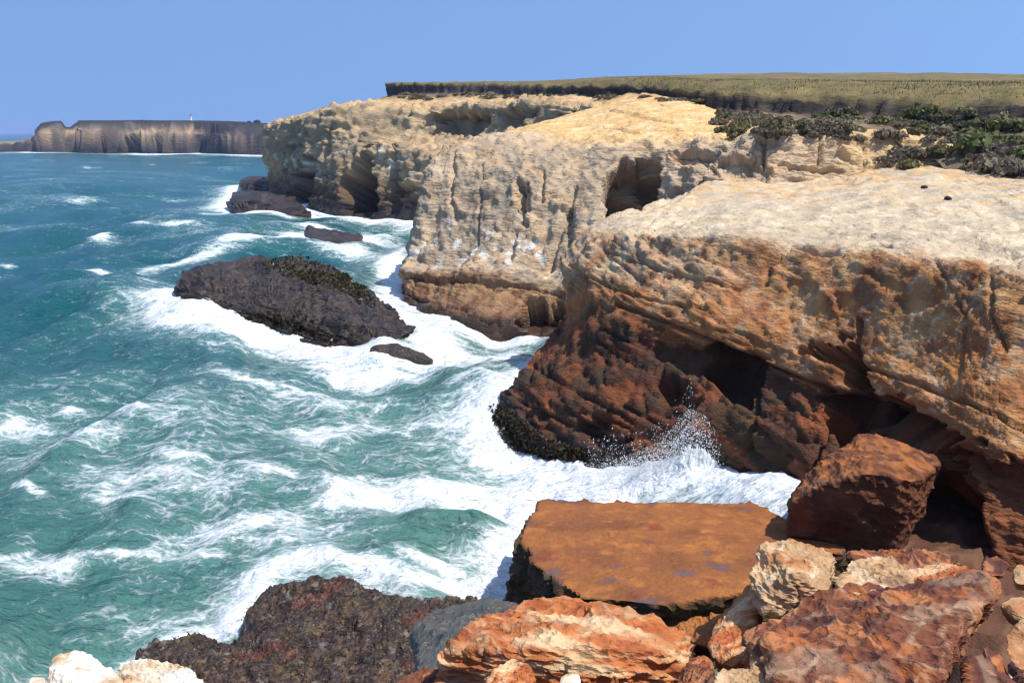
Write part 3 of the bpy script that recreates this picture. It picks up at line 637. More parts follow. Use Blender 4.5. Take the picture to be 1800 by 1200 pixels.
f2, fr2, _ = chips(P, (6, 6, 3.0), None, 3.6, 133)
disp = face * (.3 * f1 + f2 + 2.0 * fbm(P * 0.03, 3, 31) + blocks(P, 2.6, 26, rot(1, 1, 0), 1.7, 135)[0]) + sstep(5.2, 6, RV) * (1.6 * fbm(P * np.array([.03, .03, 0], np.float32), 4, 33))
for c_, r_, d_ in [(V(224, 257, 577), (8, 24, 6), 26), (V(190, 258, 578), (4, 20, 5), 16), (V(116, 250, 580), (2.5, 18, 9), 9), (V(160, 260, 578), (3, 18, 4), 9), (V(280, 258, 574), (4, 18, 5), 9), (V(345, 255, 560), (3, 14, 8), 6)]:
    disp = disp - d_ * blob(P, c_, r_)
Pd = P + N * disp[..., None]
n_a = fbm(P * 0.03, 4, 141); n_b = fbm(P * np.array([0.06, 0.06, 0.25], np.float32), 4, 142)
c = np.ones(P.shape, np.float32) * lin(96, 88, 80)
zf = Pd[..., 2] + 2.2 * n_b + 1.5 * fbm(P * np.array([.02, .02, .6], np.float32), 3, 143)
lt = 1 - sstep(15.2, 15.9, RU)
c = mixc(c, lin(66, 60, 60), sstep(8.5, 4.5, zf) * 0.85)
c = mixc(c, lin(204, 172, 130), sstep(7.5, 9.5, zf) * (1 - sstep(13.5, 15.0, zf)) * lt * sstep(-.25, .15, n_a) * 0.9)
c = mixc(c, lin(120, 100, 80), sstep(.1, .3, fbm(P * np.array([.04, .04, .8], np.float32), 3, 144)) * lt * 0.7)
c = mixc(c, lin(58, 54, 56), (1 - lt) * 0.85)
c = mixc(c, lin(168, 142, 110), (1 - lt) * sstep(9.5, 10.5, zf) * (1 - sstep(12, 13, zf)) * sstep(0.0, .15, n_a) * .8)
c = mixc(c, lin(160, 140, 112), (1 - sstep(3.5, 4.5, RU)) * sstep(3, 4, RV) * 0.9)
c = mixc(c, lin(56, 52, 42), sstep(5.1, 5.6, RV + 0.5 * n_b) * sstep(4.6, 5.2, RU) * 0.95)
c *= (0.84 + 0.32 * fr2)[..., None]
o = make_mesh('far_headland', Pd, grid_faces(*P.shape[:2]), M_FAR, c)
set_props(o, 'distant low headland with layered cliffs across the bay', kind='structure')

# ------------------------------------------------------------------ sea
def resample(pl, step):
    pl = np.array(pl, np.float64)[:, :2]; d = np.linalg.norm(np.diff(pl, axis=0), axis=1); t = np.concatenate([[0], np.cumsum(d)])
    s_ = np.linspace(0, t[-1], max(2, int(t[-1] / step))); return np.stack([np.interp(s_, t, pl[:, k]) for k in (0, 1)], -1)
SHORE = []      # (points, reach of the wash in metres)
SHORE.append((resample([c_[1] for c_ in cC[1:11]], 0.5), 2.6))
SHORE.append((resample([c_[1] for c_ in cB[1:9]], 0.8), 3.6))
SHORE.append((resample([c_[1] for c_ in cA[2:11]], 1.5), 5.5))
SHORE.append((resample([c_[1] for c_ in cF[3:]], 6.0), 14.0))
for pl, reach in [([S(312, 574), S(400, 604), S(470, 618), S(560, 625), S(640, 645), S(735, 640), S(775, 622), S(700, 565), S(655, 530), (-9, 68, 0), (-20, 70, 0), S(305, 550), S(312, 574)], 2.8),
                  ([S(530, 420), S(580, 430), S(640, 434), S(636, 420), S(535, 405)], 3.0),
                  ([S(400, 365), S(450, 380), S(545, 378), S(420, 325), S(400, 360)], 4.0),
                  ([S(900, 1040), S(890, 960), S(950, 905)], 1.3), ([S(890, 1045), S(700, 1040), S(560, 1010), S(450, 1030), S(420, 1090), S(240, 1150)], 0.8)]:
    SHORE.append((resample(pl, 0.5), reach))
# foam fields on the water: (px, py, length px, width px, slope in degrees on the picture, strength)
FOAM = [(300, 870, 400, 60, 0, .34), (520, 950, 300, 60, 0, .36), (600, 720, 300, 50, 4, .34), (300, 1080, 260, 60, 0, .30), (120, 800, 200, 60, 0, .3), (760, 740, 160, 40, 0, .35), (475, 1072, 90, 30, 0, 1.3), (1080, 862, 340, 46, 0, 1.35), (1200, 850, 160, 60, 0, 1.3), (930, 868, 320, 44, -2, 1.3), (740, 868, 320, 46, -3, 1.15), (620, 900, 200, 22, -8, .55), (860, 905, 180, 40, 10, 1.2), (870, 1000, 60, 70, 40, 1.3), (760, 1010, 160, 20, 12, .8),
        (420, 945, 300, 40, -6, .5), (80, 1000, 180, 40, -2, .66), (230, 985, 170, 14, -6, .55), (330, 985, 160, 36, -8, .5), (560, 960, 160, 16, -12, .5), (480, 1060, 60, 16, 0, .6),
        (60, 885, 50, 18, 10, .6), (40, 740, 110, 36, -5, .5), (120, 715, 60, 10, 0, .6), (215, 745, 100, 12, 20, .5), (570, 765, 120, 34, -6, .55), (330, 840, 150, 14, 5, .42), (200, 900, 160, 12, 10, .42), (480, 860, 130, 14, -5, .5), (590, 880, 60, 20, 0, .5),
        (460, 625, 260, 28, 8, .95), (640, 668, 190, 22, 8, .95), (760, 650, 120, 26, 0, .9), (300, 600, 90, 18, 5, .85), (430, 690, 170, 14, 6, .45), (560, 700, 200, 12, 8, .45), (860, 620, 130, 45, 0, .85), (900, 590, 110, 25, 4, 1.0), (830, 700, 100, 30, -5, .5), (880, 660, 80, 20, 0, .6), (760, 585, 90, 22, 4, 1.0),
        (690, 470, 55, 60, 0, 1.0), (680, 520, 50, 40, 0, 1.0), (610, 450, 120, 18, 10, .8), (640, 385, 110, 9, 3, 1.0), (670, 410, 70, 16, 0, .85), (500, 430, 130, 14, -14, .75), (330, 468, 160, 10, -13, .8), (180, 490, 120, 7, -4, .6), (430, 440, 110, 12, -14, .7), (240, 520, 140, 7, 0, .4), (560, 395, 80, 10, -6, .6),
        (175, 420, 40, 9, 5, .85), (310, 413, 70, 5, 5, .75), (250, 408, 60, 4, 0, .5), (100, 450, 60, 4, 0, .4), (10, 450, 40, 5, 0, .5), (430, 372, 60, 8, 0, .8), (440, 330, 40, 5, 8, .8), (460, 320, 30, 4, 0, .6), (500, 385, 60, 6, 0, .7),
        (260, 271, 110, 1.6, 0, .8), (345, 270, 40, 3, 0, 1.0), (100, 269, 90, 1.2, 0, .7), (845, 790, 40, 40, 60, 1.0), (900, 815, 80, 20, 15, .95), (70, 345, 60, 3, 0, .3), (300, 340, 80, 3, 0, .3), (380, 400, 60, 4, 0, .4)]
NTH, NR = 600, 500
th = np.linspace(math.radians(-44), math.radians(40), NTH)
yy = np.concatenate([np.linspace(1500, 262, NR - 60), 233 + np.geomspace(28.6, 1.05, 60)])
ang = PITCH - np.arctan((600 - yy) / FPX); rr = CAM_H / np.tan(ang)
TH, RR = np.meshgrid(th, rr, indexing='ij')
# keep straight rows across the view: RR is the northing
Y = RR; X = RR * np.tan(TH)
PX, PY = X.astype(np.float32), Y.astype(np.float32)
rowgap = np.gradient(RR, axis=1)
Hh = np.zeros_like(X); crest = np.zeros_like(X)
rs = np.random.default_rng(5)
for k in range(34):
    wl = 1.3 * (1.135 ** k); a = math.radians(rs.normal(200, 34)); ph = rs.uniform(0, 6.28)
    kx, ky = math.cos(a) * 2 * math.pi / wl, math.sin(a) * 2 * math.pi / wl
    amp = 0.0150 * wl ** 0.92 * (0.5 if wl > 18 else 1.0)
    fade = 1 / (1 + (rowgap * 2.5 / wl) ** 2)
    s_ = np.sin(X * kx + Y * ky + ph + 0.9 * np.sin(X * ky * .31 - Y * kx * .27 + ph * 3))
    Hh += amp * fade * (s_ + 0.35 * s_ * s_ - .17)
P2 = np.stack([PX, PY, np.zeros_like(PX)], -1)
Hh += 0.11 * fbm(P2 * 0.55, 3, 51) * np.clip(60 / RR, 0, 1) + 0.05 * fbm(P2 * 1.9, 3, 52, ridged=True) * np.clip(30 / RR, 0, 1)
foam = np.zeros_like(X)
for pts, reach in SHORE:
    dmin = np.full(X.shape, 1e9, np.float32)
    m = (np.abs(PX - pts[:, 0].mean()) < np.ptp(pts[:, 0]) / 2 + reach * 4) & (np.abs(PY - pts[:, 1].mean()) < np.ptp(pts[:, 1]) / 2 + reach * 4)
    qx, qy = PX[m], PY[m]; dm = np.full(qx.shape, 1e9, np.float32)
    for p_ in pts.astype(np.float32): dm = np.minimum(dm, (qx - p_[0]) ** 2 + (qy - p_[1]) ** 2)
    dm = np.sqrt(dm); f_ = np.zeros_like(X); f_[m] = 1.15 * np.exp(-(dm / (reach * .75)) ** 1.3)
    foam = np.maximum(foam, f_)
wv_ = 1.0 + 0.5 * fbm(P2 * 0.13, 3, 57)
for px, py, lx, ly, sl, k_ in FOAM:
    c0 = S(px, py); ca, sa = math.cos(math.radians(sl)), math.sin(math.radians(sl))
    a_ = np.array(S(px + lx * ca * .5, min(1400, max(240, py + lx * sa * .5)))) - np.array(c0); b_ = np.array(S(px - ly * sa * .5, max(240, py + ly * ca * .5))) - np.array(c0)
    Mi = np.linalg.inv(np.array([[a_[0], b_[0]], [a_[1], b_[1]]]))
    u_ = Mi[0, 0] * (X - c0[0]) + Mi[0, 1] * (Y - c0[1]); v_ = Mi[1, 0] * (X - c0[0]) + Mi[1, 1] * (Y - c0[1])
    v_ = v_ + 0.5 * np.sin(u_ * 2.1 + px) * 0.8
    q_ = np.exp(-1.0 * (u_ * u_ + v_ * v_) * wv_)
    foam = np.maximum(foam, k_ * q_) + 0.22 * k_ * q_
hn = Hh / (Hh.std() + 1e-6)
foam = foam + 0.14 * sstep(0.9, 2.4, hn) + 0.16 * sstep(75, 25, RR) + 0.13 + 0.42 * fbm(P2 * np.array([0.06, 0.13, 1], np.float32), 4, 60)
foam = foam + 0.55 * sstep(.30, .50, fbm(P2 * np.array([.045, .11, 1], np.float32), 4, 61)) * sstep(40, 80, RR) * sstep(900, 300, RR)
foam = np.clip(foam, 0, 1.3)
for px, py, rx_, ry_, k_ in [(800, 958, 1.9, .75, .95), (640, 1000, 1.2, .5, .4), (700, 735, 2.6, 1.0, .35), (150, 640, 6, 3, .3), (60, 1060, 2.5, 1.5, .3)]:
    c0 = S(px, py); foam = foam * (1 - k_ * np.exp(-((X - c0[0]) / rx_) ** 2 - ((Y - c0[1]) / ry_) ** 2))
lump = fbm(P2 * 0.9, 4, 58, ridged=True)
Hh += np.clip(foam - .3, 0, 1) * (0.16 * lump + 0.10 * fbm(P2 * 2.6, 3, 59)) * np.clip(60 / RR, 0, 1)
# the surge pouring over the reef, the breaking swell outside and the heap against the cliff
def mound(px, py, rx, ry, hgt, a=0):
    c0 = S(px, py); dx, dy = X - c0[0], Y - c0[1]; ca, sa = math.cos(a), math.sin(a)
    return hgt * np.exp(-((dx * ca + dy * sa) / rx) ** 2 - ((-dx * sa + dy * ca) / ry) ** 2)
Hh += mound(800, 955, 2.1, 0.8, 1.0, -.2) + mound(650, 1000, 2.6, 1.0, .30, .1) + mound(1190, 866, 2.2, 1.2, .75) + mound(590, 885, 2.2, .7, .4) + mound(330, 455, 12, 2.0, .7, .5) + mound(560, 440, 9, 4, .6) + mound(850, 600, 6, 3, .35) + mound(690, 715, 4, 1.2, .5, .1) + mound(100, 505, 10, 2.0, .6, .1) + mound(640, 385, 12, 4, .9) + mound(345, 270, 16, 6, 1.8)
Hh = Hh - 3.0 * sstep(8.6, 9.6, X) * sstep(33, 30, Y); foam = foam * (1 - sstep(8.4, 9.4, X) * sstep(33, 30, Y))     # the bed rises to dry rock under the ledge
PS = np.stack([X, Y, Hh], -1)
m, nt, b = new_mat('sea_water'); T = NT(nt)
pos = T.pos()
warp = T.n('ShaderNodeTexNoise'); T.l(pos, warp.inputs['Vector']); warp.inputs['Scale'].default_value = 0.45; warp.inputs['Detail'].default_value = 4
wv = T.n('ShaderNodeVectorMath', operation='MULTIPLY_ADD'); T.l(warp.outputs['Color'], wv.inputs[0]); wv.inputs[1].default_value = (1.7, 1.7, 0); T.l(pos, wv.inputs[2])
mp = T.n('ShaderNodeMapping'); mp.inputs['Scale'].default_value = (0.75, 1.15, 1); mp.inputs['Rotation'].default_value = (0, 0, 0.25); T.l(wv.outputs[0], mp.inputs['Vector'])
def web(scale, width):
    vo = T.n('ShaderNodeTexVoronoi'); vo.feature = 'DISTANCE_TO_EDGE'; vo.voronoi_dimensions = '2D'; T.l(mp.outputs[0], vo.inputs['Vector']); vo.inputs['Scale'].default_value = scale
    return T.mapr(vo.outputs[0], 0.0, width, 1.0, 0.0)
w1, w2 = web(0.9, 0.34), web(2.6, 0.34)
n1 = T.noise(mp.outputs[0], 0.9, 9, 0.66); n2 = T.noise(mp.outputs[0], 5.0, 6, 0.7)
pat = T.math('ADD', T.math('MULTIPLY', w1, 0.15), T.math('ADD', T.math('MULTIPLY', w2, 0.15), T.math('MULTIPLY', web(6.5, .34), 0.09)))
pat = T.math('ADD', pat, T.math('MULTIPLY', n1, 0.85)); pat = T.math('ADD', pat, T.math('MULTIPLY', T.math('SUBTRACT', n2, 0.5), 0.45))
fa = T.attr('foam').outputs['Fac']
thr = T.math('SUBTRACT', 0.96, T.math('MULTIPLY', fa, 0.62))
fo = T.mapr(T.math('SUBTRACT', pat, thr), -0.15, 0.30, 0, 1, True)
# body colour of the water: deep blue-green offshore, milky green where air is beaten into it
de = T.attr('deep').outputs['Fac']
body = T.mixc(de, (*lin(104, 146, 132), 1), (*lin(18, 90, 102), 1))
body = T.mixc(T.mapr(T.noise(pos, 0.10, 3), 0.35, 0.65, 0, 0.5), body, (*lin(24, 104, 92), 1))
milk = T.math('MULTIPLY', T.mapr(fa, 0.15, 0.9, 0, 0.8), T.mapr(n1, 0.3, 0.6, 0.4, 1.0))
body = T.mixc(milk, body, (*lin(158, 205, 190), 1))
colr = T.mixc(fo, body, (0.86, 0.88, 0.88, 1))
T.l(colr, b.inputs['Base Color'])
T.l(T.mapr(fo, 0, 1, 0.19, 0.75), b.inputs['Roughness']); b.inputs['IOR'].default_value = 1.33
b.inputs['Specular IOR Level'].default_value = 0.5
rip = T.noise(T.pos((1.0, 1.7, 1.0), 0.2), 1.5, 7, 0.62, dist=.4); rip2 = T.noise(T.pos((1.0, 1.8, 1.0), 0.3), 0.42, 4, 0.55)
bm1 = T.bump(rip, 0.9, 0.42); bm2 = T.bump(rip2, 0.8, 1.1, bm1); bm3 = T.bump(T.math('ADD', fo, T.math('MULTIPLY', n2, 0.6)), 0.6, 0.10, bm2)
T.l(bm3, b.inputs['Normal'])
M_SEA = m
deep = np.clip(0.65 * sstep(16, 75, RR) + 0.42 * sstep(0, -13, X) * sstep(14, 30, RR), 0, 1)
o = make_mesh('sea', PS, grid_faces(NTH, NR, True), M_SEA, None, {'foam': foam, 'deep': deep}, smooth=True)
set_props(o, 'rough blue green sea streaked with white foam', kind='structure')

# ------------------------------------------------------------------ boulders and rocks
_ICO = {}
def ico(sub):
    if sub not in _ICO:
        bm = bmesh.new(); bmesh.ops.create_icosphere(bm, subdivisions=sub, radius=1.0)
        v_ = np.array([v.co[:] for v in bm.verts], np.float32); f_ = np.array([[v.index for v in f.verts] for f in bm.faces], np.int32); bm.free()
        _ICO[sub] = (v_, f_)
    return _ICO[sub]
def vnormals(Pv, F_):
    a, b_, c_ = Pv[F_[:, 0]], Pv[F_[:, 1]], Pv[F_[:, 2]]; fn = np.cross(b_ - a, c_ - a); Nn = np.zeros_like(Pv)
    for k in range(3):
        for d in range(3): Nn[:, d] += np.bincount(F_[:, k], fn[:, d], len(Pv))
    return Nn / (np.linalg.norm(Nn, axis=1, keepdims=True) + 1e-12)
def hull_rock(name, pts, palette, mat=None, sub=5, bed=(0, 0, 0), cell=(0.8, 0.8, 0.35), rough=1.0, soft=0.03, strata=0.0, parent=None, seed=0, layer=0.12, chip_n=26, edge=0.0, blk=None, side=0.0):
    pts = [Vector(p) for p in pts]
    bm = bmesh.new(); [bm.verts.new(p) for p in pts]; bmesh.ops.convex_hull(bm, input=bm.verts); bm.normal_update()
    cen = sum(pts, Vector()) / len(pts); used = [v.co.copy() for v in bm.verts if v.link_faces]; cen = sum(used, Vector()) / len(used)
    pl = []
    for f in bm.faces:
        n_ = f.normal.copy(); d = n_.dot(f.verts[0].co - cen)
        if d < 0: n_, d = -n_, -d
        pl.append((n_.x, n_.y, n_.z, max(d, 1e-3)))
    bm.free(); pl = np.array(pl, np.float32)
    # broken corners and edges: extra cleavage planes shaving the hull
    g_ = np.random.default_rng(900 + seed); U0 = np.array([[*(p - cen)] for p in used], np.float32)
    nn_ = g_.normal(size=(chip_n, 3)).astype(np.float32); nn_ /= np.linalg.norm(nn_, axis=1, keepdims=True); sup = (U0 @ nn_.T).max(0)
    pl = np.concatenate([pl, np.concatenate([nn_, (sup * g_.uniform(.78, .96, chip_n)).astype(np.float32)[:, None]], 1)])
    U = np.array([[*(p - cen)] for p in used]); ext = np.maximum(np.ptp(U, axis=0) / 2, 0.05)
    v0, F_ = ico(sub); D = v0 * ext; D = (D / np.linalg.norm(D, axis=1, keepdims=True)).astype(np.float32)
    dn = np.maximum(D @ pl[:, :3].T, 1e-4); ri = pl[:, 3] / dn
    k = soft * float(ext.mean()); rm = ri.min(1, keepdims=True)
    R_ = rm[:, 0] - k * np.log(np.exp(-(ri - rm) / k).sum(1))
    Pv = D * np.maximum(R_, 0.02)[:, None] + np.array(cen, np.float32)
    Nv = vnormals(Pv, F_); Rb_ = rot(*bed); cs = np.array(cell, np.float32)
    Q = Pv + seed * 3.7
    a1, r1, k1 = chips(Q, cs * 1.9, Rb_, 0.34 * rough * cs[0], 101 + seed, k=.6, g=1.6)
    a2, r2, k2 = chips(Q, cs * 0.55, Rb_, 0.20 * rough * cs[0], 151 + seed, k=.6, g=1.6)
    a2 = a2 + chips(Q, cs * 0.2, Rb_, 0.13 * rough * cs[0], 171 + seed)[0] if sub >= 6 else a2
    bb, rb = beds(Q, layer, Rb_, 1.0, 7 + seed)
    a1 = a1 - a1.mean(); a2 = a2 - a2.mean()
    d = a1 + a2 + strata * bb + 0.06 * rough * cs[0] * fbm(Q * (0.8 / cs[0]), 4, 9 + seed)
    if blk: d = d + blocks(Q, blk[0], blk[1], Rb_, blk[2], 5 + seed)[0]
    if side:
        sd_ = sstep(.85, .4, np.abs(Nv[:, 2])); d = d + sd_ * side * 2.2 * fbm(Q * np.array([1.3, 1.3, 2.6], np.float32), 4, 8) + sd_ * facets(Q, (.5, .5, .35), Rb_, side * .5, .8, .05, .06, 15, bev=.15)[0]
    Pv = Pv + Nv * d[:, None]
    col = palette(Q, Nv, r1, r2, rb, Rb_, Pv)
    if edge: col = mixc(col, lin(226, 190, 150), np.maximum(sstep(.05, .0, k1), .6 * sstep(.06, .0, k2)) * sstep(-.15, .25, fbm(Q * 1.5, 3, 77)) * edge)
    wet = sstep(0.9, 0.2, Pv[:, 2] + 0.5 * perlin(Q * 1.5, 3))
    return make_mesh(name, Pv, F_, mat or M_BOULD, col, {'wet': wet}, parent=parent, smooth=False)
def base_col(Q, c): return np.ones(Q.shape, np.float32) * c
def pal_layered(Q, N_, r1, r2, rb, Rb_, Pv):
    q = Q @ Rb_; n1 = fbm(q * np.array([1.2, 1.2, 7.0], np.float32), 4, 301); n2 = fbm(Q * 2.0, 4, 302); n3 = fbm(q * np.array([.8, .8, 3.0], np.float32), 3, 303)
    c = base_col(Q, lin(196, 120, 68)); c = mixc(c, lin(232, 196, 150), sstep(-0.05, 0.3, n1) * 0.9); c = mixc(c, lin(166, 84, 50), sstep(0.0, 0.3, -n1 + 0.2 * n2) * 0.8)
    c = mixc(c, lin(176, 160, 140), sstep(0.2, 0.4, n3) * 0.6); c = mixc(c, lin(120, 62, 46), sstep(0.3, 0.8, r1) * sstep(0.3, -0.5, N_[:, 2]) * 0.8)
    return c * (0.85 + 0.3 * r2)[:, None]
def pal_maroon(Q, N_, r1, r2, rb, Rb_, Pv):
    n1 = fbm(Q * 1.3, 4, 311); n2 = fbm(Q * 3.5, 4, 312); q = Q @ Rb_; n3 = fbm(q * np.array([1, 1, 5], np.float32), 3, 313)
    c = base_col(Q, lin(136, 82, 58)); c = mixc(c, lin(100, 60, 52), sstep(-0.1, 0.25, n1 + 0.5 * (r1 - .5)) * 0.9); c = mixc(c, lin(176, 104, 58), sstep(0.02, 0.3, n2 + 0.4 * (r2 - .5)) * 0.8)
    c = mixc(c, lin(172, 142, 116), sstep(0.15, 0.35, n3 + 0.3 * (r1 - .5)) * 0.5)
    c = mixc(c, lin(190, 128, 84), (r2 > .82) * .5)
    return c * (0.84 + 0.32 * r2)[:, None]
def pal_pale(Q, N_, r1, r2, rb, Rb_, Pv):
    n1 = fbm(Q * 1.6, 4, 321); n2 = fbm(Q * 4.0, 4, 322)
    c = base_col(Q, lin(204, 166, 122)); c = mixc(c, lin(184, 122, 76), sstep(0.0, 0.3, n1 + 0.3 * (r1 - .5)) * 0.8); c = mixc(c, lin(232, 210, 178), sstep(0.08, 0.32, n2 + 0.3 * (r2 - .5)) * 0.5)
    c = mixc(c, lin(150, 108, 84), sstep(0.22, 0.42, -n1) * 0.7)
    return c * (0.86 + 0.28 * r2)[:, None]
def pal_white(Q, N_, r1, r2, rb, Rb_, Pv):
    n1 = fbm(Q * 2.2, 4, 331); n2 = fbm(Q * 6.0, 4, 332)
    c = base_col(Q, lin(228, 206, 176)); c = mixc(c, lin(250, 242, 228), sstep(-0.05, 0.25, n1 + 0.3 * (r1 - .5)) * 0.9); c = mixc(c, lin(206, 160, 112), sstep(0.1, 0.3, n2 - n1) * 0.8); c = mixc(c, lin(170, 148, 128), sstep(0.2, 0.4, -n1) * 0.6)
    return c * (0.9 + 0.2 * r2)[:, None]
def pal_slab(Q, N_, r1, r2, rb, Rb_, Pv):
    n1 = fbm(Q * 0.7, 4, 341); n2 = fbm(Q * 3.0, 4, 342)
    c = base_col(Q, lin(158, 98, 54)); c = mixc(c, lin(132, 80, 50), sstep(-0.05, 0.3, n1) * 0.7); c = mixc(c, lin(194, 122, 58), sstep(0.05, 0.35, n2 - 0.4 * n1) * 0.6)
    F1_, F2_, o_, rr_ = worley(Q * np.array([1.25, 1.25, .3], np.float32) + 0.25 * perlin(Q * 3, 5)[:, None], 17)
    spot = sstep(0.36, 0.24, F1_ + 0.35 * n2) * (rr_[1] > 0.45); c = mixc(c, lin(112, 90, 86), spot * 0.85); c = mixc(c, lin(134, 62, 44), sstep(0.42, 0.3, F1_ + .2 * n2) * (1 - spot) * (rr_[1] > 0.35) * 0.6)
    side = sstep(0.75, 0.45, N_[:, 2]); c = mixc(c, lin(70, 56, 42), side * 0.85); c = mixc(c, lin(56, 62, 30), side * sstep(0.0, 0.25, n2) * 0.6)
    return c * (0.92 + 0.16 * r2)[:, None]
def pal_red(Q, N_, r1, r2, rb, Rb_, Pv):
    n1 = fbm(Q * 0.9, 4, 351); n2 = fbm(Q * 2.6, 4, 352)
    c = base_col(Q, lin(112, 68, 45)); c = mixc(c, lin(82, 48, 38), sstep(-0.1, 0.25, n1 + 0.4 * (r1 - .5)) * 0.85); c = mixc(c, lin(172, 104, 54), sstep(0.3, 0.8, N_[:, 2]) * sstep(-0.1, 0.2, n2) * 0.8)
    return c * (0.84 + 0.32 * r2)[:, None]
def pal_dark(Q, N_, r1, r2, rb, Rb_, Pv):
    n1 = fbm(Q * 0.8, 4, 361); n2 = fbm(Q * 2.6, 4, 362)
    c = base_col(Q, lin(66, 52, 41)); c = mixc(c, lin(42, 36, 31), sstep(-0.1, 0.25, n1 + 0.4 * (r1 - .5)) * 0.8); c = mixc(c, lin(82, 68, 60), sstep(0.05, 0.3, n2) * 0.6); c = mixc(c, lin(108, 68, 48), sstep(1.0, 0.2, Pv[:, 2]) * sstep(0, .3, n1) * 0.7)
    return c * (0.82 + 0.36 * r2)[:, None]
def pal_green(Q, N_, r1, r2, rb, Rb_, Pv):
    n1 = fbm(Q * 1.1, 4, 371); n2 = fbm(Q * 3.0, 4, 372)
    c = base_col(Q, lin(92, 88, 80)); c = mixc(c, lin(70, 74, 68), sstep(-0.1, 0.3, n1) * 0.7); c = mixc(c, lin(64, 92, 40), sstep(0.0, 0.25, n2) * sstep(2.2, 1.2, Pv[:, 2] + n1) * 0.8); c = mixc(c, lin(118, 74, 66), sstep(.2, .4, -n1) * .7)
    return c * (0.85 + 0.3 * r2)[:, None]
def drop(pts, dz, dy=0.0, k=1.0):
    a = np.array(pts); cx = a.mean(0); return [tuple(((p[0] - cx[0]) * k + cx[0], (p[1] - cx[1]) * k + cx[1] + dy, p[2] - dz)) for p in pts]

# tilted orange slab at the water's edge
top_ = [V(955, 879, 25), V(1140, 891, 24.6), V(1330, 884, 24.6), V(1388, 915, 23.4), V(1490, 962, 21.5), V(1310, 1042, 18.7), V(1160, 1064, 18.2), V(1020, 1048, 18.8), V(958, 1006, 20.2), V(914, 942, 22.5)]
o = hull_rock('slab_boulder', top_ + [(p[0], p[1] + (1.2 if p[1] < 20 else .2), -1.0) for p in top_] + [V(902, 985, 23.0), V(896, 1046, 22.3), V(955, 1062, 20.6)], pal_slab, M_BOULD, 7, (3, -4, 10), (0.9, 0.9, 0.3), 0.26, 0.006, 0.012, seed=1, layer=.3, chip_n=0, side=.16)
set_props(o, 'big flat-topped orange slab boulder beside the white surf', 'boulder')
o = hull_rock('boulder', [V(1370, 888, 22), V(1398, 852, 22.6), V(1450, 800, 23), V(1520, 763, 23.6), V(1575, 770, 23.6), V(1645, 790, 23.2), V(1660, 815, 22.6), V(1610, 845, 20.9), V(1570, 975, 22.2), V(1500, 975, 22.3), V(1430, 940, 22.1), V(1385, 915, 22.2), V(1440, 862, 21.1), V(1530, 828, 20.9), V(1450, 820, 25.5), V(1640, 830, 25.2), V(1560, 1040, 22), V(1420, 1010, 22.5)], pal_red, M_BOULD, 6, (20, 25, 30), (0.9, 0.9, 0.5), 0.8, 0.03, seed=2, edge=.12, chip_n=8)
set_props(o, 'large dark reddish boulder wedged under the cliff ledge behind the orange slab', 'boulder')
o = hull_rock('boulder', [V(800, 1093, 11.7), V(890, 1062, 12.0), V(980, 1045, 12.3), V(1060, 1054, 12.1), V(1115, 1078, 11.8), V(1160, 1098, 11.4), V(1236, 1110, 11.1), V(1244, 1124, 10.9), V(765, 1132, 11.2), V(785, 1160, 10.6), V(1000, 1146, 10.2), V(1215, 1150, 10.4), V(775, 1260, 10.6), V(1000, 1300, 10.0), V(1190, 1270, 10.2), V(900, 1200, 13), V(1150, 1200, 12.6)], pal_layered, M_BOULD, 7, (-24, 10, 8), (0.62, 0.62, 0.24), 0.9, 0.015, 0.018, seed=3, layer=0.09, edge=.45, blk=(.14, .6, .035))
set_props(o, 'wide layered orange and cream boulder at the bottom centre', 'boulder')
o = hull_rock('boulder', [V(1312, 1098, 9.7), V(1330, 1088, 9.9), V(1450, 1044, 10.1), V(1600, 1020, 10.2), V(1715, 1006, 10.0), V(1745, 1018, 9.9), V(1760, 1045, 9.6), V(1748, 1085, 9.2), V(1690, 1150, 8.6), V(1640, 1260, 8.0), V(1480, 1290, 7.9), V(1300, 1290, 8.3), V(1305, 1150, 9.0), V(1400, 1120, 11), V(1700, 1080, 11.2)], pal_maroon, M_BOULD, 7, (30, -14, 5), (0.55, 0.55, 0.35), 1.0, 0.008, 0.012, seed=4, edge=.6, blk=(.30, .8, .05))
set_props(o, 'huge maroon-brown fractured boulder filling the bottom right', 'boulder')
o = hull_rock('rock', [V(1336, 958, 11.0), V(1362, 949, 11.2), V(1425, 953, 11.3), V(1470, 975, 11.2), V(1482, 992, 10.9), V(1468, 1052, 10.2), V(1400, 1078, 10.05), V(1332, 1084, 10.1), V(1316, 1030, 10.4), V(1322, 995, 10.7), V(1400, 1050, 11.5), V(1400, 1015, 10.15)], pal_pale, M_BOULD, 7, (10, 10, 20), (0.42, 0.42, 0.2), 1.0, 0.015, 0.014, seed=5, blk=(.14, .4, .035), chip_n=9)
set_props(o, 'pale tan knobbly block resting on the top left edge of the maroon boulder', 'rock')
o = hull_rock('rock', [V(1456, 1016, 10.25), V(1500, 984, 10.7), V(1545, 979, 10.8), V(1600, 998, 10.7), V(1606, 1030, 10.2), V(1530, 1046, 9.98), V(1468, 1055, 9.98), V(1530, 1030, 11.1), V(1590, 1045, 10.2)], pal_pale, M_BOULD, 6, (10, -8, 0), (0.3, 0.3, 0.14), 1.2, 0.015, seed=6, chip_n=8)
set_props(o, 'cream wedge of rock with shadowed underside in the middle of the maroon boulder top', 'rock')
o = hull_rock('rock', [V(1588, 1004, 11.0), V(1645, 990, 11.2), V(1690, 984, 11.1), V(1714, 996, 10.8), V(1690, 1016, 10.4), V(1640, 1034, 10.3), V(1600, 1034, 10.4), V(1650, 1030, 11.4)], pal_layered, M_BOULD, 6, (5, -10, 0), (0.3, 0.3, 0.12), 1.0, 0.02, seed=7)
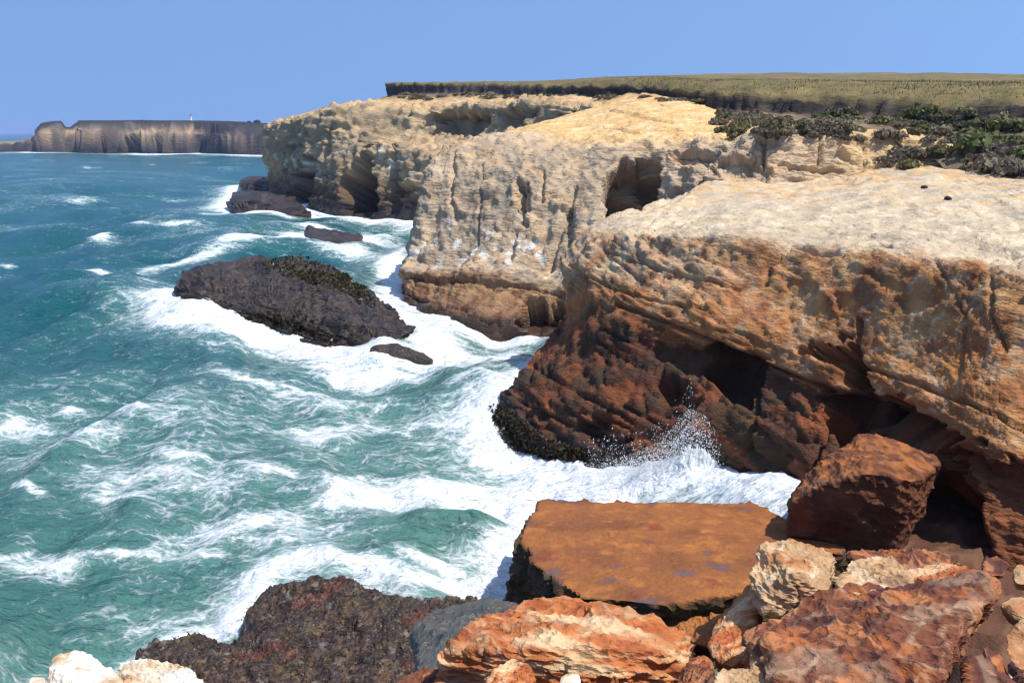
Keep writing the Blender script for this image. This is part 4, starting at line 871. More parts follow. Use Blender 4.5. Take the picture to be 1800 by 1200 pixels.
set_props(o, 'thin orange and cream slab tapering to a point at right of the cream wedge', 'rock')
o = hull_rock('rock', [V(1488, 972, 12.6), V(1535, 960, 12.8), V(1590, 966, 12.7), V(1660, 972, 12.5), V(1692, 990, 12.2), V(1660, 1010, 11.8), V(1500, 1005, 11.9), V(1580, 1040, 13)], pal_maroon, M_BOULD, 6, (10, 5, 0), (0.35, 0.35, 0.15), 1.4, 0.02, seed=8, edge=.5)
set_props(o, 'dark red jagged rock just behind the cream wedge, below the black hollow', 'rock')
o = hull_rock('rock', [V(1243, 1112, 10.6), V(1258, 1088, 10.7), V(1318, 1022, 11.0), V(1336, 1060, 10.7), V(1326, 1150, 9.9), V(1290, 1185, 9.7), V(1256, 1170, 10.0), V(1248, 1140, 10.2), V(1330, 1120, 11.3), V(1290, 1220, 10.5)], pal_layered, M_BOULD, 6, (70, 20, 0), (0.35, 0.35, 0.2), 0.8, 0.02, seed=9, edge=.5)
set_props(o, 'upright reddish slab leaning against the left side of the maroon boulder', 'rock')
o = hull_rock('rock', [V(1190, 1104, 11.6), V(1215, 1082, 11.7), V(1275, 1070, 11.6), V(1290, 1100, 11.2), V(1270, 1140, 10.9), V(1210, 1130, 11.1), V(1240, 1160, 11.6)], pal_slab, M_BOULD, 6, (10, 20, 0), (0.4, 0.4, 0.2), 0.7, 0.03, seed=10)
set_props(o, 'small orange rock between the layered boulder and the upright slab', 'rock')
o = hull_rock('rock', [V(1196, 1172, 9.7), V(1228, 1142, 9.9), V(1246, 1150, 9.8), V(1262, 1200, 9.2), V(1240, 1240, 9.0), V(1180, 1240, 9.3), V(1230, 1220, 10.2)], pal_maroon, M_BOULD, 6, (50, 40, 0), (0.3, 0.3, 0.1), 1.2, 0.02, seed=11, edge=.4)
set_props(o, 'dark purple-brown shard at the bottom edge right of the layered boulder', 'rock')
o = hull_rock('rock', [V(1253, 1184, 8.9), V(1290, 1176, 9.0), V(1365, 1178, 8.95), V(1402, 1190, 8.7), V(1400, 1230, 8.4), V(1260, 1240, 8.4), V(1330, 1240, 9.1)], pal_pale, M_BOULD, 6, (5, 0, 0), (0.3, 0.3, 0.1), 1.2, 0.02, 0.012, seed=12)
set_props(o, 'flat tan slab lying along the bottom edge under the maroon boulder', 'rock')
for k, (pts_, pal_, lab) in enumerate([
    ([V(1752, 1060, 9.9), V(1775, 1040, 10.1), V(1840, 1044, 10.1), V(1850, 1090, 9.6), V(1780, 1088, 9.5), V(1800, 1110, 10.4)], pal_pale, 'pale cream block at the right edge beside the maroon boulder'),
    ([V(1758, 1110, 9.4), V(1790, 1082, 9.6), V(1850, 1090, 9.5), V(1850, 1180, 8.9), V(1790, 1190, 8.8), V(1765, 1150, 9.1), V(1820, 1160, 9.9)], pal_pale, 'lumpy tan rock at the right edge below the cream block'),
    ([V(1700, 1150, 8.9), V(1740, 1120, 9.1), V(1790, 1180, 8.7), V(1790, 1250, 8.3), V(1690, 1250, 8.3), V(1740, 1220, 9.2)], pal_maroon, 'shaded dark rock in the bottom right corner'),
    ([V(1722, 985, 12.4), V(1745, 972, 12.6), V(1775, 985, 12.5), V(1770, 1015, 12.1), V(1728, 1012, 12.1), V(1750, 1020, 12.8)], pal_maroon, 'small angular red stone above the right end of the maroon boulder'),
    ([V(1775, 1000, 11.8), V(1790, 985, 12.0), V(1830, 990, 12), V(1830, 1030, 11.5), V(1780, 1025, 11.5), V(1800, 1040, 12.2)], pal_pale, 'small grey-tan stone on the rubble above the pale cream block')]):
    o = hull_rock('rock', pts_, pal_, M_BOULD, 5 if k < 3 else 4, (20, 30 * k, 0), (0.3, 0.3, 0.18), 1.3, 0.03, seed=13 + k); set_props(o, lab, 'rock')
for k, (pts_, lab) in enumerate([
    ([V(980, 1186, 8.9), V(1000, 1172, 9.05), V(1022, 1176, 9.0), V(1030, 1192, 8.8), V(1020, 1215, 8.6), V(985, 1215, 8.6), V(1005, 1210, 9.2)], 'rounded cream and orange cobble at the bottom edge before the layered boulder'),
    ([V(868, 1204, 8.6), V(900, 1194, 8.8), V(940, 1200, 8.7), V(950, 1230, 8.4), V(870, 1235, 8.4), V(905, 1230, 9.0)], 'low pale cobble cut by the bottom edge left of the rounded cobble'),
    ([V(1078, 1204, 8.6), V(1100, 1194, 8.75), V(1124, 1204, 8.6), V(1120, 1230, 8.4), V(1080, 1230, 8.4), V(1100, 1225, 8.9)], 'small pale cobble cut by the bottom edge right of the rounded cobble')]):
    o = hull_rock('cobble', pts_, pal_white, M_BOULD, 4, (0, 0, 0), (0.3, 0.3, 0.3), 0.5, 0.15, seed=20 + k); set_props(o, lab, 'cobble', 'pale cobbles along the bottom edge')
o = hull_rock('rock', [V(852, 1195, 9.6), V(885, 1160, 9.85), V(925, 1150, 9.95), V(945, 1190, 9.5), V(930, 1240, 9.2), V(860, 1240, 9.2), V(900, 1220, 10.2)], pal_layered, M_BOULD, 6, (40, 20, 0), (0.3, 0.3, 0.14), 1.2, 0.02, seed=24)
set_props(o, 'pink and grey pointed rock in front of the layered boulder', 'rock')
o = hull_rock('rock', [V(690, 1192, 11.2), V(730, 1180, 11.4), V(778, 1178, 11.4), V(790, 1210, 11.0), V(770, 1240, 10.6), V(690, 1240, 10.6), V(740, 1230, 11.6)], pal_maroon, M_BOULD, 6, (10, 0, 0), (0.35, 0.35, 0.2), 0.9, 0.03, seed=25)
set_props(o, 'low dark red rock at the bottom edge left of the layered boulder', 'rock')
o = hull_rock('boulder', [V(712, 1115, 15.6), V(755, 1068, 16.6), V(830, 1052, 17.2), V(930, 1050, 17.4), V(940, 1070, 16.8), V(800, 1130, 14.4), V(775, 1180, 13.4), V(735, 1185, 13.6), V(712, 1165, 14.2), V(740, 1260, 13.6), V(900, 1180, 15.5), V(780, 1100, 17.4)], pal_green, M_DARK, 6, (8, 15, 0), (0.7, 0.7, 0.4), 0.7, 0.03, seed=26)
set_props(o, 'grey-green algae-covered boulder between the reef and the layered boulder', 'boulder')
o = hull_rock('rock', [V(76, 1170, 7.3), V(86, 1147, 7.45), V(110, 1143, 7.5), V(148, 1144, 7.5), V(190, 1164, 7.35), V(228, 1190, 7.15), V(235, 1240, 6.8), V(75, 1250, 6.8), V(150, 1240, 7.6), V(105, 1190, 7.0)], pal_white, M_BOULD, 6, (20, 20, 0), (0.28, 0.28, 0.2), 0.8, 0.03, seed=27)
set_props(o, 'cream-white rock, taller of the two in the bottom left corner', 'rock')
o = hull_rock('rock', [V(198, 1168, 7.4), V(228, 1153, 7.55), V(275, 1154, 7.55), V(330, 1178, 7.4), V(372, 1200, 7.2), V(370, 1240, 6.9), V(220, 1240, 6.8), V(280, 1220, 7.6), V(230, 1190, 7.05)], pal_white, M_BOULD, 6, (30, -20, 0), (0.26, 0.26, 0.12), 1.3, 0.02, seed=28)
set_props(o, 'low cracked cream and tan rock beside the taller white one at bottom left', 'rock')
o = hull_rock('cobble', [V(44, 1190, 6.9), V(60, 1184, 7.0), V(82, 1186, 7.0), V(84, 1220, 6.7), V(46, 1225, 6.7), V(62, 1215, 7.05)], pal_white, M_BOULD, 4, (0, 0, 0), (0.3, 0.3, 0.3), 0.5, 0.1, seed=29)
set_props(o, 'small flat pale stone at the far bottom left corner', 'cobble')

# sea stack with kelp, and the low rocks in the surf
stack_top = [V(306, 492, 61.5), V(330, 472, 63.5), V(375, 457, 66), V(440, 461, 67), V(520, 456, 68), V(585, 470, 67), V(655, 532, 61.5), V(700, 570, 57.5), V(560, 562, 55.5), V(430, 540, 57), V(335, 512, 59.5), V(655, 592, 52.8), V(757, 598, 52.0), V(742, 624, 49.6)]
stack_pts = stack_top + [up(S(300, 555), -1), up(S(316, 578), -1), up(S(400, 608), -1), up(S(500, 622), -1), up(S(600, 632), -1), up(S(660, 642), -1), up(S(725, 610), -1), up(S(735, 580), -1), (-12, 72, -1), (-22, 72, -1)]
o = hull_rock('sea_rock', stack_pts, pal_dark, M_DARK, 7, (-5, 8, 0), (1.7, 1.7, 0.45), 0.9, 0.010, 0.03, seed=30, layer=0.3, chip_n=6, blk=(.55, 2.6, .34))
STACK = o
set_props(o, 'large dark sloping sea rock capped with kelp, ringed by foam', 'sea rock')
o = hull_rock('sea_rock', [V(628, 636, 48.2), V(650, 604, 49.0), V(690, 598, 49.6), V(735, 618, 48.6), V(772, 626, 48.4), up(S(630, 646), -.6), up(S(690, 650), -.6), up(S(770, 636), -.6), up(S(700, 610), -.6)], pal_dark, M_DARK, 5, (0, 0, 0), (0.9, 0.9, 0.6), 0.7, 0.05, seed=31)
set_props(o, 'rounded low dark rock awash at the right foot of the large sea rock', 'sea rock')
o = hull_rock('sea_rock', [V(531, 408, 108), V(537, 396, 112), V(580, 400, 112), V(632, 408, 110), V(640, 426, 104.5), V(600, 424, 104), V(545, 416, 105), up(S(530, 424), -1.5), up(S(590, 434), -1.5), up(S(642, 438), -1.5), up(S(640, 415), -1.5), up(S(540, 408), -1.5)], pal_dark, M_DARK, 5, (0, 8, 0), (1.6, 1.6, 0.6), 1.0, 0.02, seed=32, blk=(.6, 2.5, .25))
set_props(o, 'small flat dark rock awash between the large sea rock and the headland', 'sea rock')
o = hull_rock('rock_ledge', [V(402, 345, 152), V(408, 336, 160), V(445, 333, 165), V(500, 347, 157), V(548, 364, 147), V(550, 374, 141), V(400, 358, 150), up(S(398, 366), -2), up(S(440, 384), -2), up(S(490, 386), -2), up(S(555, 384), -2), up(S(500, 345), -2)], pal_dark, M_DARK, 5, (0, 6, 0), (2.2, 2.2, 0.8), 1.0, 0.02, seed=33, blk=(.8, 3.5, .4))
set_props(o, 'low black rock ledge running out from the headland foot', 'rock ledge')
o = hull_rock('rock_ledge', [V(420, 312, 205), V(430, 306, 212), V(480, 310, 212), V(520, 325, 195), V(425, 322, 200), up(S(418, 328), -2), up(S(480, 340), -2), up(S(530, 345), -2), up(S(490, 320), -2)], pal_dark, M_DARK, 5, (0, 6, 0), (2.2, 2.2, 0.8), 1.0, 0.02, seed=34, blk=(.8, 3.5, .4))
set_props(o, 'smaller dark ledge behind the black one at the headland tip', 'rock ledge')
# stones lying on the cliff top
for k, (px, py, w_, h_, lab) in enumerate([(1604, 336, 24, 11, 'flat dark stone on the pale cliff top, left of a pair'), (1624, 330, 15, 12, 'dark round stone on the pale cliff top, right of a pair'), (1666, 349, 20, 11, 'dark stone alone on the pale cliff top below the pair'),
                                      (1715, 316, 8, 6, 'tiny reddish stone on the pale cliff top below the shrubs')]):
    Yk = 50 if k < 2 else (45 if k == 2 else 52)
    cz = V(px, py, Yk); sx = w_ / 1700 * Yk / 2; sz = h_ / 1700 * Yk / 2
    pts_ = [(cz[0] + sx * a * rs.uniform(.8, 1.1), cz[1] + sx * b2_ * rs.uniform(.7, 1.1), cz[2] + sz * c2_ * rs.uniform(.7, 1.2)) for a, b2_, c2_ in [(-1, 0, 0), (1, 0, 0), (0, -1, -.2), (0, 1, 0), (-.5, -.4, 1), (.5, .3, 1), (0, 0, -1.6), (.7, -.6, .3), (-.7, .6, .2)]]
    o = hull_rock('stone', pts_, pal_dark, M_BOULD, 3, (0, 0, 0), (0.3, 0.3, 0.3), 0.8, 0.1, seed=40 + k); set_props(o, lab, 'stone', 'dark stones on the cliff top')

# kelp- and mussel-covered reef platform
zr = 0.75
rp = [S(x, y, zr) for x, y in [(232, 1142), (300, 1112), (400, 1112), (440, 1092), (425, 1068), (440, 1040), (480, 1014), (560, 1006), (620, 1014), (700, 1036), (800, 1046), (900, 1052), (960, 1080), (960, 1180), (900, 1400), (260, 1400), (180, 1260)]]
gx = np.linspace(-9.5, 3.5, 330); gy = np.linspace(13.5, 25, 300); GX, GY = np.meshgrid(gx, gy, indexing='ij')
G3 = np.stack([GX, GY, np.zeros_like(GX)], -1).astype(np.float32)
wob = 0.35 * fbm(G3 * 0.9, 4, 401)
sd = poly_sd(GX, GY, rp) + wob
fz1, fzr1, _ = facets(G3, (1.4, 1.4, 1.4), None, 0.10, 0.9, 0.10, 0.06, 403, 0.3); fz2, fzr2, _ = facets(G3, (0.16, 0.16, 0.16), None, 0.030, 0.9, 0.02, 0.2, 405, 0.2)
fz3, fzr3, _ = facets(G3, (0.42, 0.42, 0.42), None, 0.045, 0.9, 0.03, 0.15, 407, 0.2)
Z = -1.6 + (zr + 1.6) * sstep(-0.5, 0.22, sd) + 0.25 * sstep(0, 3, sd) + sstep(-.2, .3, sd) * (fz1 + fz2 + fz3 + 0.3 * fbm(G3 * 0.35, 3, 409)) + 0.03 * fbm(G3 * 9, 2, 410)
step_ = poly_sd(GX, GY, [S(520, 1150, zr), S(720, 1140, zr), S(720, 1155, zr), S(530, 1160, zr)]); Z -= 0.3 * sstep(-0.1, 0.1, step_)
cr_ = np.ones(G3.shape, np.float32) * lin(74, 58, 48); nr_ = fbm(G3 * 2.5, 4, 411)
cr_ = mixc(cr_, lin(52, 42, 38), sstep(-0.1, 0.3, nr_) * 0.8); cr_ = mixc(cr_, lin(104, 80, 54), (fzr2 > 0.86) * 0.6); cr_ = mixc(cr_, lin(150, 136, 120), (fzr2 < 0.06) * 0.8); cr_ = mixc(cr_, lin(86, 80, 34), sstep(0.15, 0.35, fbm(G3 * 1.2, 3, 412)) * (fzr2 > .5) * 0.3); cr_ = mixc(cr_, lin(110, 60, 44), sstep(0.12, 0.35, -fbm(G3 * 0.8, 3, 413)) * 0.6)
cr_ *= (0.7 + 0.6 * fzr2)[..., None]
o = make_mesh('reef_rock', np.stack([GX, GY, Z], -1), grid_faces(*GX.shape), M_DARK, cr_, {'wet': np.full(GX.shape, .45)})
set_props(o, 'flat brown reef rock crusted with mussels and weed, washed by the surge', 'reef rock')

# rubble slope the boulders lie on, from the viewpoint down to the reef
gx = np.linspace(-12, 18, 200); gy = np.linspace(-4, 34, 220); GX, GY = np.meshgrid(gx, gy, indexing='ij')
G3 = np.stack([GX, GY, np.zeros_like(GX)], -1).astype(np.float32)
Z = 10.2 - 0.70 * GY + 1.5 * sstep(0, 3.5, GX) + 0.45 * np.clip(GX - 5, 0, 9) - 0.5 * np.clip(-GX - 2, 0, 6)
Z = np.maximum(Z, -1.5 + 3.4 * sstep(8.0, 9.0, GX) * sstep(34, 31, GY)); Z = np.where(GY < 0, 10.2 + 1.5 * sstep(0, 3.5, GX) + 0.45 * np.clip(GX - 5, 0, 9) - 0.5 * np.clip(-GX - 2, 0, 6), Z)
q1, qr1, _ = facets(G3, (0.9, 0.9, 0.9), None, 0.12, 0.9, 0.1, 0.1, 421, 0.3); q2, qr2, _ = chips(G3, (0.5, 0.5, 0.5), None, 0.16, 123)
Z = Z + q1 + q2
cr_ = np.ones(G3.shape, np.float32) * lin(104, 70, 52); cr_ = mixc(cr_, lin(140, 104, 78), (qr2 > 0.7) * 0.7); cr_ = mixc(cr_, lin(96, 58, 46), sstep(0, .3, fbm(G3 * .7, 3, 425)) * 0.7)
o = make_mesh('rubble_slope', np.stack([GX, GY, Z], -1), grid_faces(*GX.shape), M_BOULD, cr_, {'wet': np.zeros(GX.shape)})
set_props(o, 'brown rubble slope under the foreground boulders', kind='structure')
sl = mesh_co(o) if 'mesh_co' in globals() else np.stack([GX, GY, Z], -1).reshape(-1, 3)
spx, spy = proj(sl); kk = np.where((spx > 1150) & (spx < 1900) & (spy > 940) & (spy < 1320) & (sl[:, 1] > 4) & (sl[:, 1] < 16))[0]
kk = RNG.choice(kk, 620); v0, f0 = ico(2); VV, FF, CC = [], [], []
pal_s = [lin(170, 120, 84), lin(196, 160, 120), lin(122, 74, 56), lin(150, 92, 62), lin(212, 188, 156), lin(104, 66, 54)]
for n_, q_ in enumerate(kk):
    pn = RNG.normal(size=(11, 3)); pn /= np.linalg.norm(pn, axis=1, keepdims=True); rd = (RNG.uniform(.55, 1.0, 11) / np.maximum(v0 @ pn.T, .02)).min(1).clip(.3, 1.3)
    st = v0 * rd[:, None] * RNG.uniform(.6, 1.3, 3) * min(.20, .035 + RNG.exponential(.035)); VV.append(st + sl[q_] + RNG.normal(0, .08, 3) * (1, 1, .3) + (0, 0, .02)); FF.append(f0 + n_ * len(v0)); CC.append(np.ones((len(v0), 3)) * pal_s[int(RNG.integers(0, 6))] * RNG.uniform(.75, 1.2))
o = make_mesh('loose_stones', np.concatenate(VV), np.concatenate(FF), M_BOULD, np.concatenate(CC), {'wet': np.zeros(len(v0) * len(kk))}, smooth=False)
set_props(o, 'loose stones and grit scattered between the foreground boulders', 'stones', kind='stuff')

# ------------------------------------------------------------------ vegetation, spray, lighthouse
def mesh_co(o_):
    a = np.empty(len(o_.data.vertices) * 3, np.float32); o_.data.vertices.foreach_get('co', a); return a.reshape(-1, 3)
GR = np.concatenate([mesh_co(bpy.data.objects[n_]) for n_ in ('plateau', 'near_cliff', 'buttress_cliff')])
GR = GR[(GR[:, 1] > 30) & (GR[:, 1] < 140)]; GPX, GPY = proj(GR)
def on_surface(px, py):
    d = np.hypot(GPX - px, GPY - py); m_ = d < 7
    if not m_.any(): m_ = d <= d.min() + 1e-6
    k = np.where(m_)[0]; return GR[k[np.argmin(GR[k, 1])]]
def leaf_mat(name, rough=0.7):
    m_, nt_, b_ = new_mat(name); T_ = NT(nt_)
    c_ = T_.attr('Col').outputs['Color']; oi = T_.n('ShaderNodeObjectInfo')
    mu = T_.n('ShaderNodeVectorMath', operation='SCALE'); T_.l(c_, mu.inputs[0]); T_.l(T_.mapr(oi.outputs['Random'], 0, 1, 0.75, 1.25), mu.inputs['Scale'])
    T_.l(mu.outputs[0], b_.inputs['Base Color']); b_.inputs['Roughness'].default_value = rough; b_.inputs['Specular IOR Level'].default_value = 0.25
    tr = T_.n('ShaderNodeBsdfTranslucent'); mxs = T_.n('ShaderNodeMixShader'); mxs.inputs[0].default_value = 0.35; T_.l(mu.outputs[0], tr.inputs[0])
    T_.l(b_.outputs[0], mxs.inputs[1]); T_.l(tr.outputs[0], mxs.inputs[2]); T_.l(mxs.outputs[0], [n_ for n_ in nt_.nodes if n_.type == 'OUTPUT_MATERIAL'][0].inputs['Surface'])
    return m_
M_LEAF = leaf_mat('shrub_leaves'); M_KELP = leaf_mat('kelp_fronds', 0.35); M_GRASS = leaf_mat('dry_grass')
def leaf_quads(cent, nrm_, size, asp=1.0):
    n_ = len(cent); t_ = RNG.normal(size=(n_, 3)); t_ -= nrm_ * (t_ * nrm_).sum(1, keepdims=True); t_ /= np.linalg.norm(t_, axis=1, keepdims=True) + 1e-9
    b_ = np.cross(nrm_, t_); sz = np.asarray(size).reshape(-1, 1) * np.ones((n_, 1))
    v_ = np.stack([cent - t_ * sz - b_ * sz * .45 * asp, cent + t_ * sz * .2 - b_ * sz * asp, cent + t_ * sz, cent + t_ * sz * .1 + b_ * sz * asp], 1)
    return v_.reshape(-1, 3), np.arange(n_ * 4).reshape(-1, 4)
M_STEM = leaf_mat('shrub_wood')
def shrub_parts(seed, pal, n_=300, flat=0.6):
    g_ = np.random.default_rng(seed); lob = [(g_.normal(0, .35), g_.normal(0, .35), g_.uniform(.1, .5) * flat, g_.uniform(.35, .65)) for _ in range(7)]
    ids = g_.integers(0, 7, n_); L = np.array(lob)[ids]; d = g_.normal(size=(n_, 3)); d /= np.linalg.norm(d, axis=1, keepdims=True); d[:, 2] = np.abs(d[:, 2]) * .9
    rr_ = L[:, 3:4] * g_.uniform(.75, 1.05, (n_, 1)); cen = L[:, :3] + d * rr_ * np.array([1, 1, flat + .15])
    nn = d + g_.normal(0, .45, (n_, 3)); nn /= np.linalg.norm(nn, axis=1, keepdims=True)
    vv, ff = leaf_quads(cen, nn, g_.uniform(.07, .15, n_))
    cc = np.array(pal)[(ids * 3 + g_.integers(0, 2, n_)) % len(pal)] * g_.uniform(.75, 1.25, (n_, 1))
    fo_ = make_mesh('foliage', vv, ff, M_LEAF, np.repeat(cc, 4, 0))
    sv, sf = [], []
    for k in range(4):
        a = k * 1.6 + g_.uniform(0, 1); e_ = np.array([math.cos(a) * .35, math.sin(a) * .35, .35]); w_ = .03
        i0 = len(sv); sv += [(-w_, 0, -.25), (w_, 0, -.25), (0, w_, -.25), tuple(e_)]; sf += [(i0, i0 + 1, i0 + 3), (i0 + 1, i0 + 2, i0 + 3), (i0 + 2, i0, i0 + 3)]
    st_ = make_mesh('stem', np.array(sv), np.array(sf), M_STEM, np.ones((len(sv), 3)) * lin(92, 78, 66))
    return fo_, st_
SHB = 2.3
PALS = {'green': [lin(82, 84, 44), lin(66, 70, 38), lin(98, 96, 54)], 'olive': [lin(88, 84, 48), lin(70, 68, 44), lin(104, 96, 60)], 'grey': [lin(104, 92, 74), lin(86, 76, 62), lin(122, 106, 86)], 'dark': [lin(70, 64, 54), lin(82, 74, 58), lin(62, 60, 46)]}
LIB = {}
for pk, pal_ in PALS.items():
    for q_ in range(3): LIB[pk, q_] = shrub_parts(500 + q_ * 17 + len(pk), [np.array(c_) * SHB for c_ in pal_])
first_used = set()
def add_shrub(px, py, r_, pk, label, group, flat=1.0, p=None):
    p = on_surface(px, py) if p is None else p
    q_ = int(rs.integers(0, 3)); root = bpy.data.objects.new('shrub', None); COLL.objects.link(root)
    root.location = (float(p[0]), float(p[1]), float(p[2]) - 0.12 * r_); root.rotation_euler = (0, 0, rs.uniform(0, 6.28)); root.scale = (r_, r_, r_ * flat)
    for src in LIB[pk, q_]:
        if (pk, q_) in first_used: c_ = src.copy(); COLL.objects.link(c_)
        else: c_ = src
        c_.parent = root
    first_used.add((pk, q_)); set_props(root, label, 'shrub', group); return root
G1, G2, G3_ = 'shrubs in the belt below the soil bank', 'shrubs massed at the right', 'shrubs on the left slope'
SH = [(1622, 198, 1.5, 'green', 'bright green bush just below the dark soil bank'), (1700, 262, 2.0, 'green', 'largest rounded yellow-green bush, right of the pale rock band'), (1600, 272, 1.2, 'dark', 'dark low bush on the pale rock, left of the big green bush'), (1640, 268, 1.2, 'olive', 'olive bush close left of the big yellow-green bush'),
      (1720, 228, 1.4, 'dark', 'dark bush above the big yellow-green bush'), (1790, 225, 1.5, 'green', 'green bush at the right edge below the soil bank'), (1785, 300, 1.5, 'dark', 'nearly black bush at the right edge above the cliff top'), (1798, 272, 1.2, 'green', 'green bush at the right edge above the black one'), (1735, 278, .7, 'green', 'small bright green tuft right of the big yellow-green bush'),
      (1556, 285, .8, 'dark', 'small dark bush at the foot of the pale rock band'), (1590, 290, 1.0, 'olive', 'brownish bush on the cliff top beneath the pale rock band'), (1283, 236, .8, 'grey', 'dead grey shrub, leftmost below the soil bank'), (1275, 205, .9, 'olive', 'olive shrub at the left end of the belt'), (1480, 195, 1.1, 'dark', 'dark shrub tight against the middle of the soil bank')]
for px, py, r_, pk, lab in SH: add_shrub(px, py, r_, pk, lab, G1 if px < 1650 else G2)
def ordinal(n_):
    return 'leftmost' if n_ == 0 else ('%d%s from the left' % (n_ + 1, 'th' if 10 <= (n_ + 1) % 100 <= 20 else {1: 'st', 2: 'nd', 3: 'rd'}.get((n_ + 1) % 10, 'th')))
def scatter(spots, words, where, group):
    """spots: (px, py, radius, kind, flat, point); each shrub is told apart by its look and its order along the belt"""
    cnt = {}
    for px, py, r_, pk, fl, p in sorted(spots, key=lambda t_: t_[0]):
        n_ = cnt.get(pk, 0); cnt[pk] = n_ + 1
        add_shrub(px, py, r_, pk, '%s %s, %s' % (words[pk], where, ordinal(n_)), group, fl, p)
sp = []
for k in range(104):
    px = rs.uniform(1258, 1700); t_ = (px - 1258) / 440; py = rs.uniform(190 + 16 * t_, 228 + 24 * t_)
    sp.append((px, py, rs.uniform(.45, 1.05), str(rs.choice(['grey', 'olive', 'dark', 'green'], p=[.36, .42, .14, .08])), 1.0, None))
scatter(sp, {'grey': 'grey-brown shrub', 'olive': 'olive shrub', 'dark': 'dark scrubby bush', 'green': 'small green bush'}, 'in the belt below the soil bank', G1)
sp = []
for k in range(46):
    px = rs.uniform(1640, 1800); py = rs.uniform(200, 305)
    if py > 250 and px < 1690 + (py - 250) * .9: continue
    sp.append((px, py, rs.uniform(.7, 1.4), str(rs.choice(['grey', 'olive', 'dark', 'green'], p=[.38, .28, .22, .12])), 1.0, None))
scatter(sp, {'grey': 'grey-brown shrub', 'olive': 'olive shrub', 'dark': 'dark shrub', 'green': 'green shrub'}, 'in the mass at the right edge', G2)
sp = []; Pt = T_P.reshape(-1, 3); tx, ty = proj(Pt)
for k in range(40):
    px = rs.uniform(700, 1240); py = np.interp(px, [700, 920, 1040, 1240], [164, 164, 163, 178]) + rs.uniform(-3, 7)
    m_ = np.hypot(tx - px, ty - py) < 5
    if not m_.any(): continue
    kk = np.where(m_)[0]; sp.append((px, py, rs.uniform(.6, 1.2) * (1.0 if px > 1000 else 1.3), str(rs.choice(['grey', 'dark', 'olive'])), .7, Pt[kk[np.argmin(Pt[kk, 1])]]))
scatter(sp, {'grey': 'low grey scrub clump', 'olive': 'low olive scrub clump', 'dark': 'low dark scrub clump'}, 'along the distant soil bank', G3_)
for (pk, q_), (a_, b_) in LIB.items():
    if (pk, q_) not in first_used:
        bpy.data.objects.remove(a_); bpy.data.objects.remove(b_)

# grass of the plateau
jj, ii = np.meshgrid(np.arange(T_P.shape[1]), np.arange(T_P.shape[0]))
mask = (T_RV > 3.98) & (T_RV < 5.9) & (T_RU > 2.5) & (T_P[..., 1] < 230)
ci = np.argwhere(mask); wgt = 1 / T_P[mask][:, 1]; ci = ci[RNG.choice(len(ci), 60000, p=wgt / wgt.sum())]
ci = np.minimum(ci, np.array(T_P.shape[:2]) - 2); fu, fv = RNG.random((2, len(ci), 1))
gp = (T_P[ci[:, 0], ci[:, 1]] * (1 - fu) + T_P[ci[:, 0] + 1, ci[:, 1]] * fu) * (1 - fv) + fv * (T_P[ci[:, 0], ci[:, 1] + 1] * (1 - fu) + T_P[ci[:, 0] + 1, ci[:, 1] + 1] * fu)
patch = fbm(gp * 0.12, 3, 451); hb = (0.06 + 0.16 * RNG.random(len(gp))) * (1 + 1.4 * np.clip(patch, -.5, .6)) * np.interp(gp[:, 1], [80, 170], [1.0, .45])
wb = hb * 0.25; an = RNG.random(len(gp)) * 6.28; lean = RNG.normal(0, .35, (len(gp), 2)) * hb[:, None]
dxy = np.stack([np.cos(an), np.sin(an) * .3, np.zeros_like(an)], -1) * wb[:, None]; z0 = np.array([0, 0, -.05])
tip = gp + np.stack([lean[:, 0], lean[:, 1], hb], -1)
gv = np.stack([gp - dxy + z0, gp + dxy + z0, tip], 1).reshape(-1, 3)
gc = np.array([lin(158, 134, 88), lin(126, 112, 66), lin(100, 98, 54), lin(176, 150, 108)])[np.clip((RNG.random(len(gp)) * 2.2 + 1.0 + 2.4 * patch).astype(int), 0, 3)] * RNG.uniform(.8, 1.2, (len(gp), 1))
o = make_mesh('grass', gv, np.arange(len(gv)).reshape(-1, 3), M_GRASS, np.repeat(gc, 3, 0))
set_props(o, 'dry olive and straw grass covering the plateau', 'grass', kind='stuff')

# kelp on the sea rock and weed on the cliff foot
def in_poly(px, py, poly):
    return poly_sd(np.asarray(px, float), np.asarray(py, float), np.array(poly, float)) > 0
def kelp(host, poly, n_, size, pal, name='kelp_patch', wid=.5):
    Pq = mesh_co(host); px, py = proj(Pq); m_ = in_poly(px, py, poly)
    nn = np.empty(len(host.data.vertices) * 3, np.float32); host.data.vertices.foreach_get('normal', nn); nn = nn.reshape(-1, 3)
    view = -Pq + np.array([0, 0, CAM_H]); m_ &= (nn * view).sum(1) > -0.2 * np.linalg.norm(view, axis=1)
    k = np.where(m_)[0]
    if len(k) == 0: return None
    k = RNG.choice(k, n_); c0 = Pq[k] + RNG.normal(0, .12, (n_, 3)) * size * 2; c0 += nn[k] * (size * .5 + size * RNG.random((n_, 1)))
    nr_ = nn[k] + RNG.normal(0, .8, (n_, 3)); nr_ /= np.linalg.norm(nr_, axis=1, keepdims=True)
    vv, ff = leaf_quads(c0, nr_, size * RNG.uniform(.6, 1.4, n_), wid)
    cc = np.array(pal)[RNG.integers(0, len(pal), n_)] * RNG.uniform(.7, 1.3, (n_, 1))
    ob = make_mesh(name, vv, ff, M_KELP, np.repeat(cc, 4, 0), parent=host); set_props(ob, kind='stuff'); return ob
KP = [lin(74, 66, 28), lin(58, 52, 25), lin(46, 41, 23), lin(92, 78, 34)]
kelp(STACK, [(445, 464), (520, 452), (590, 462), (640, 505), (668, 545), (600, 512), (520, 492), (470, 474)], 4200, .15, KP)
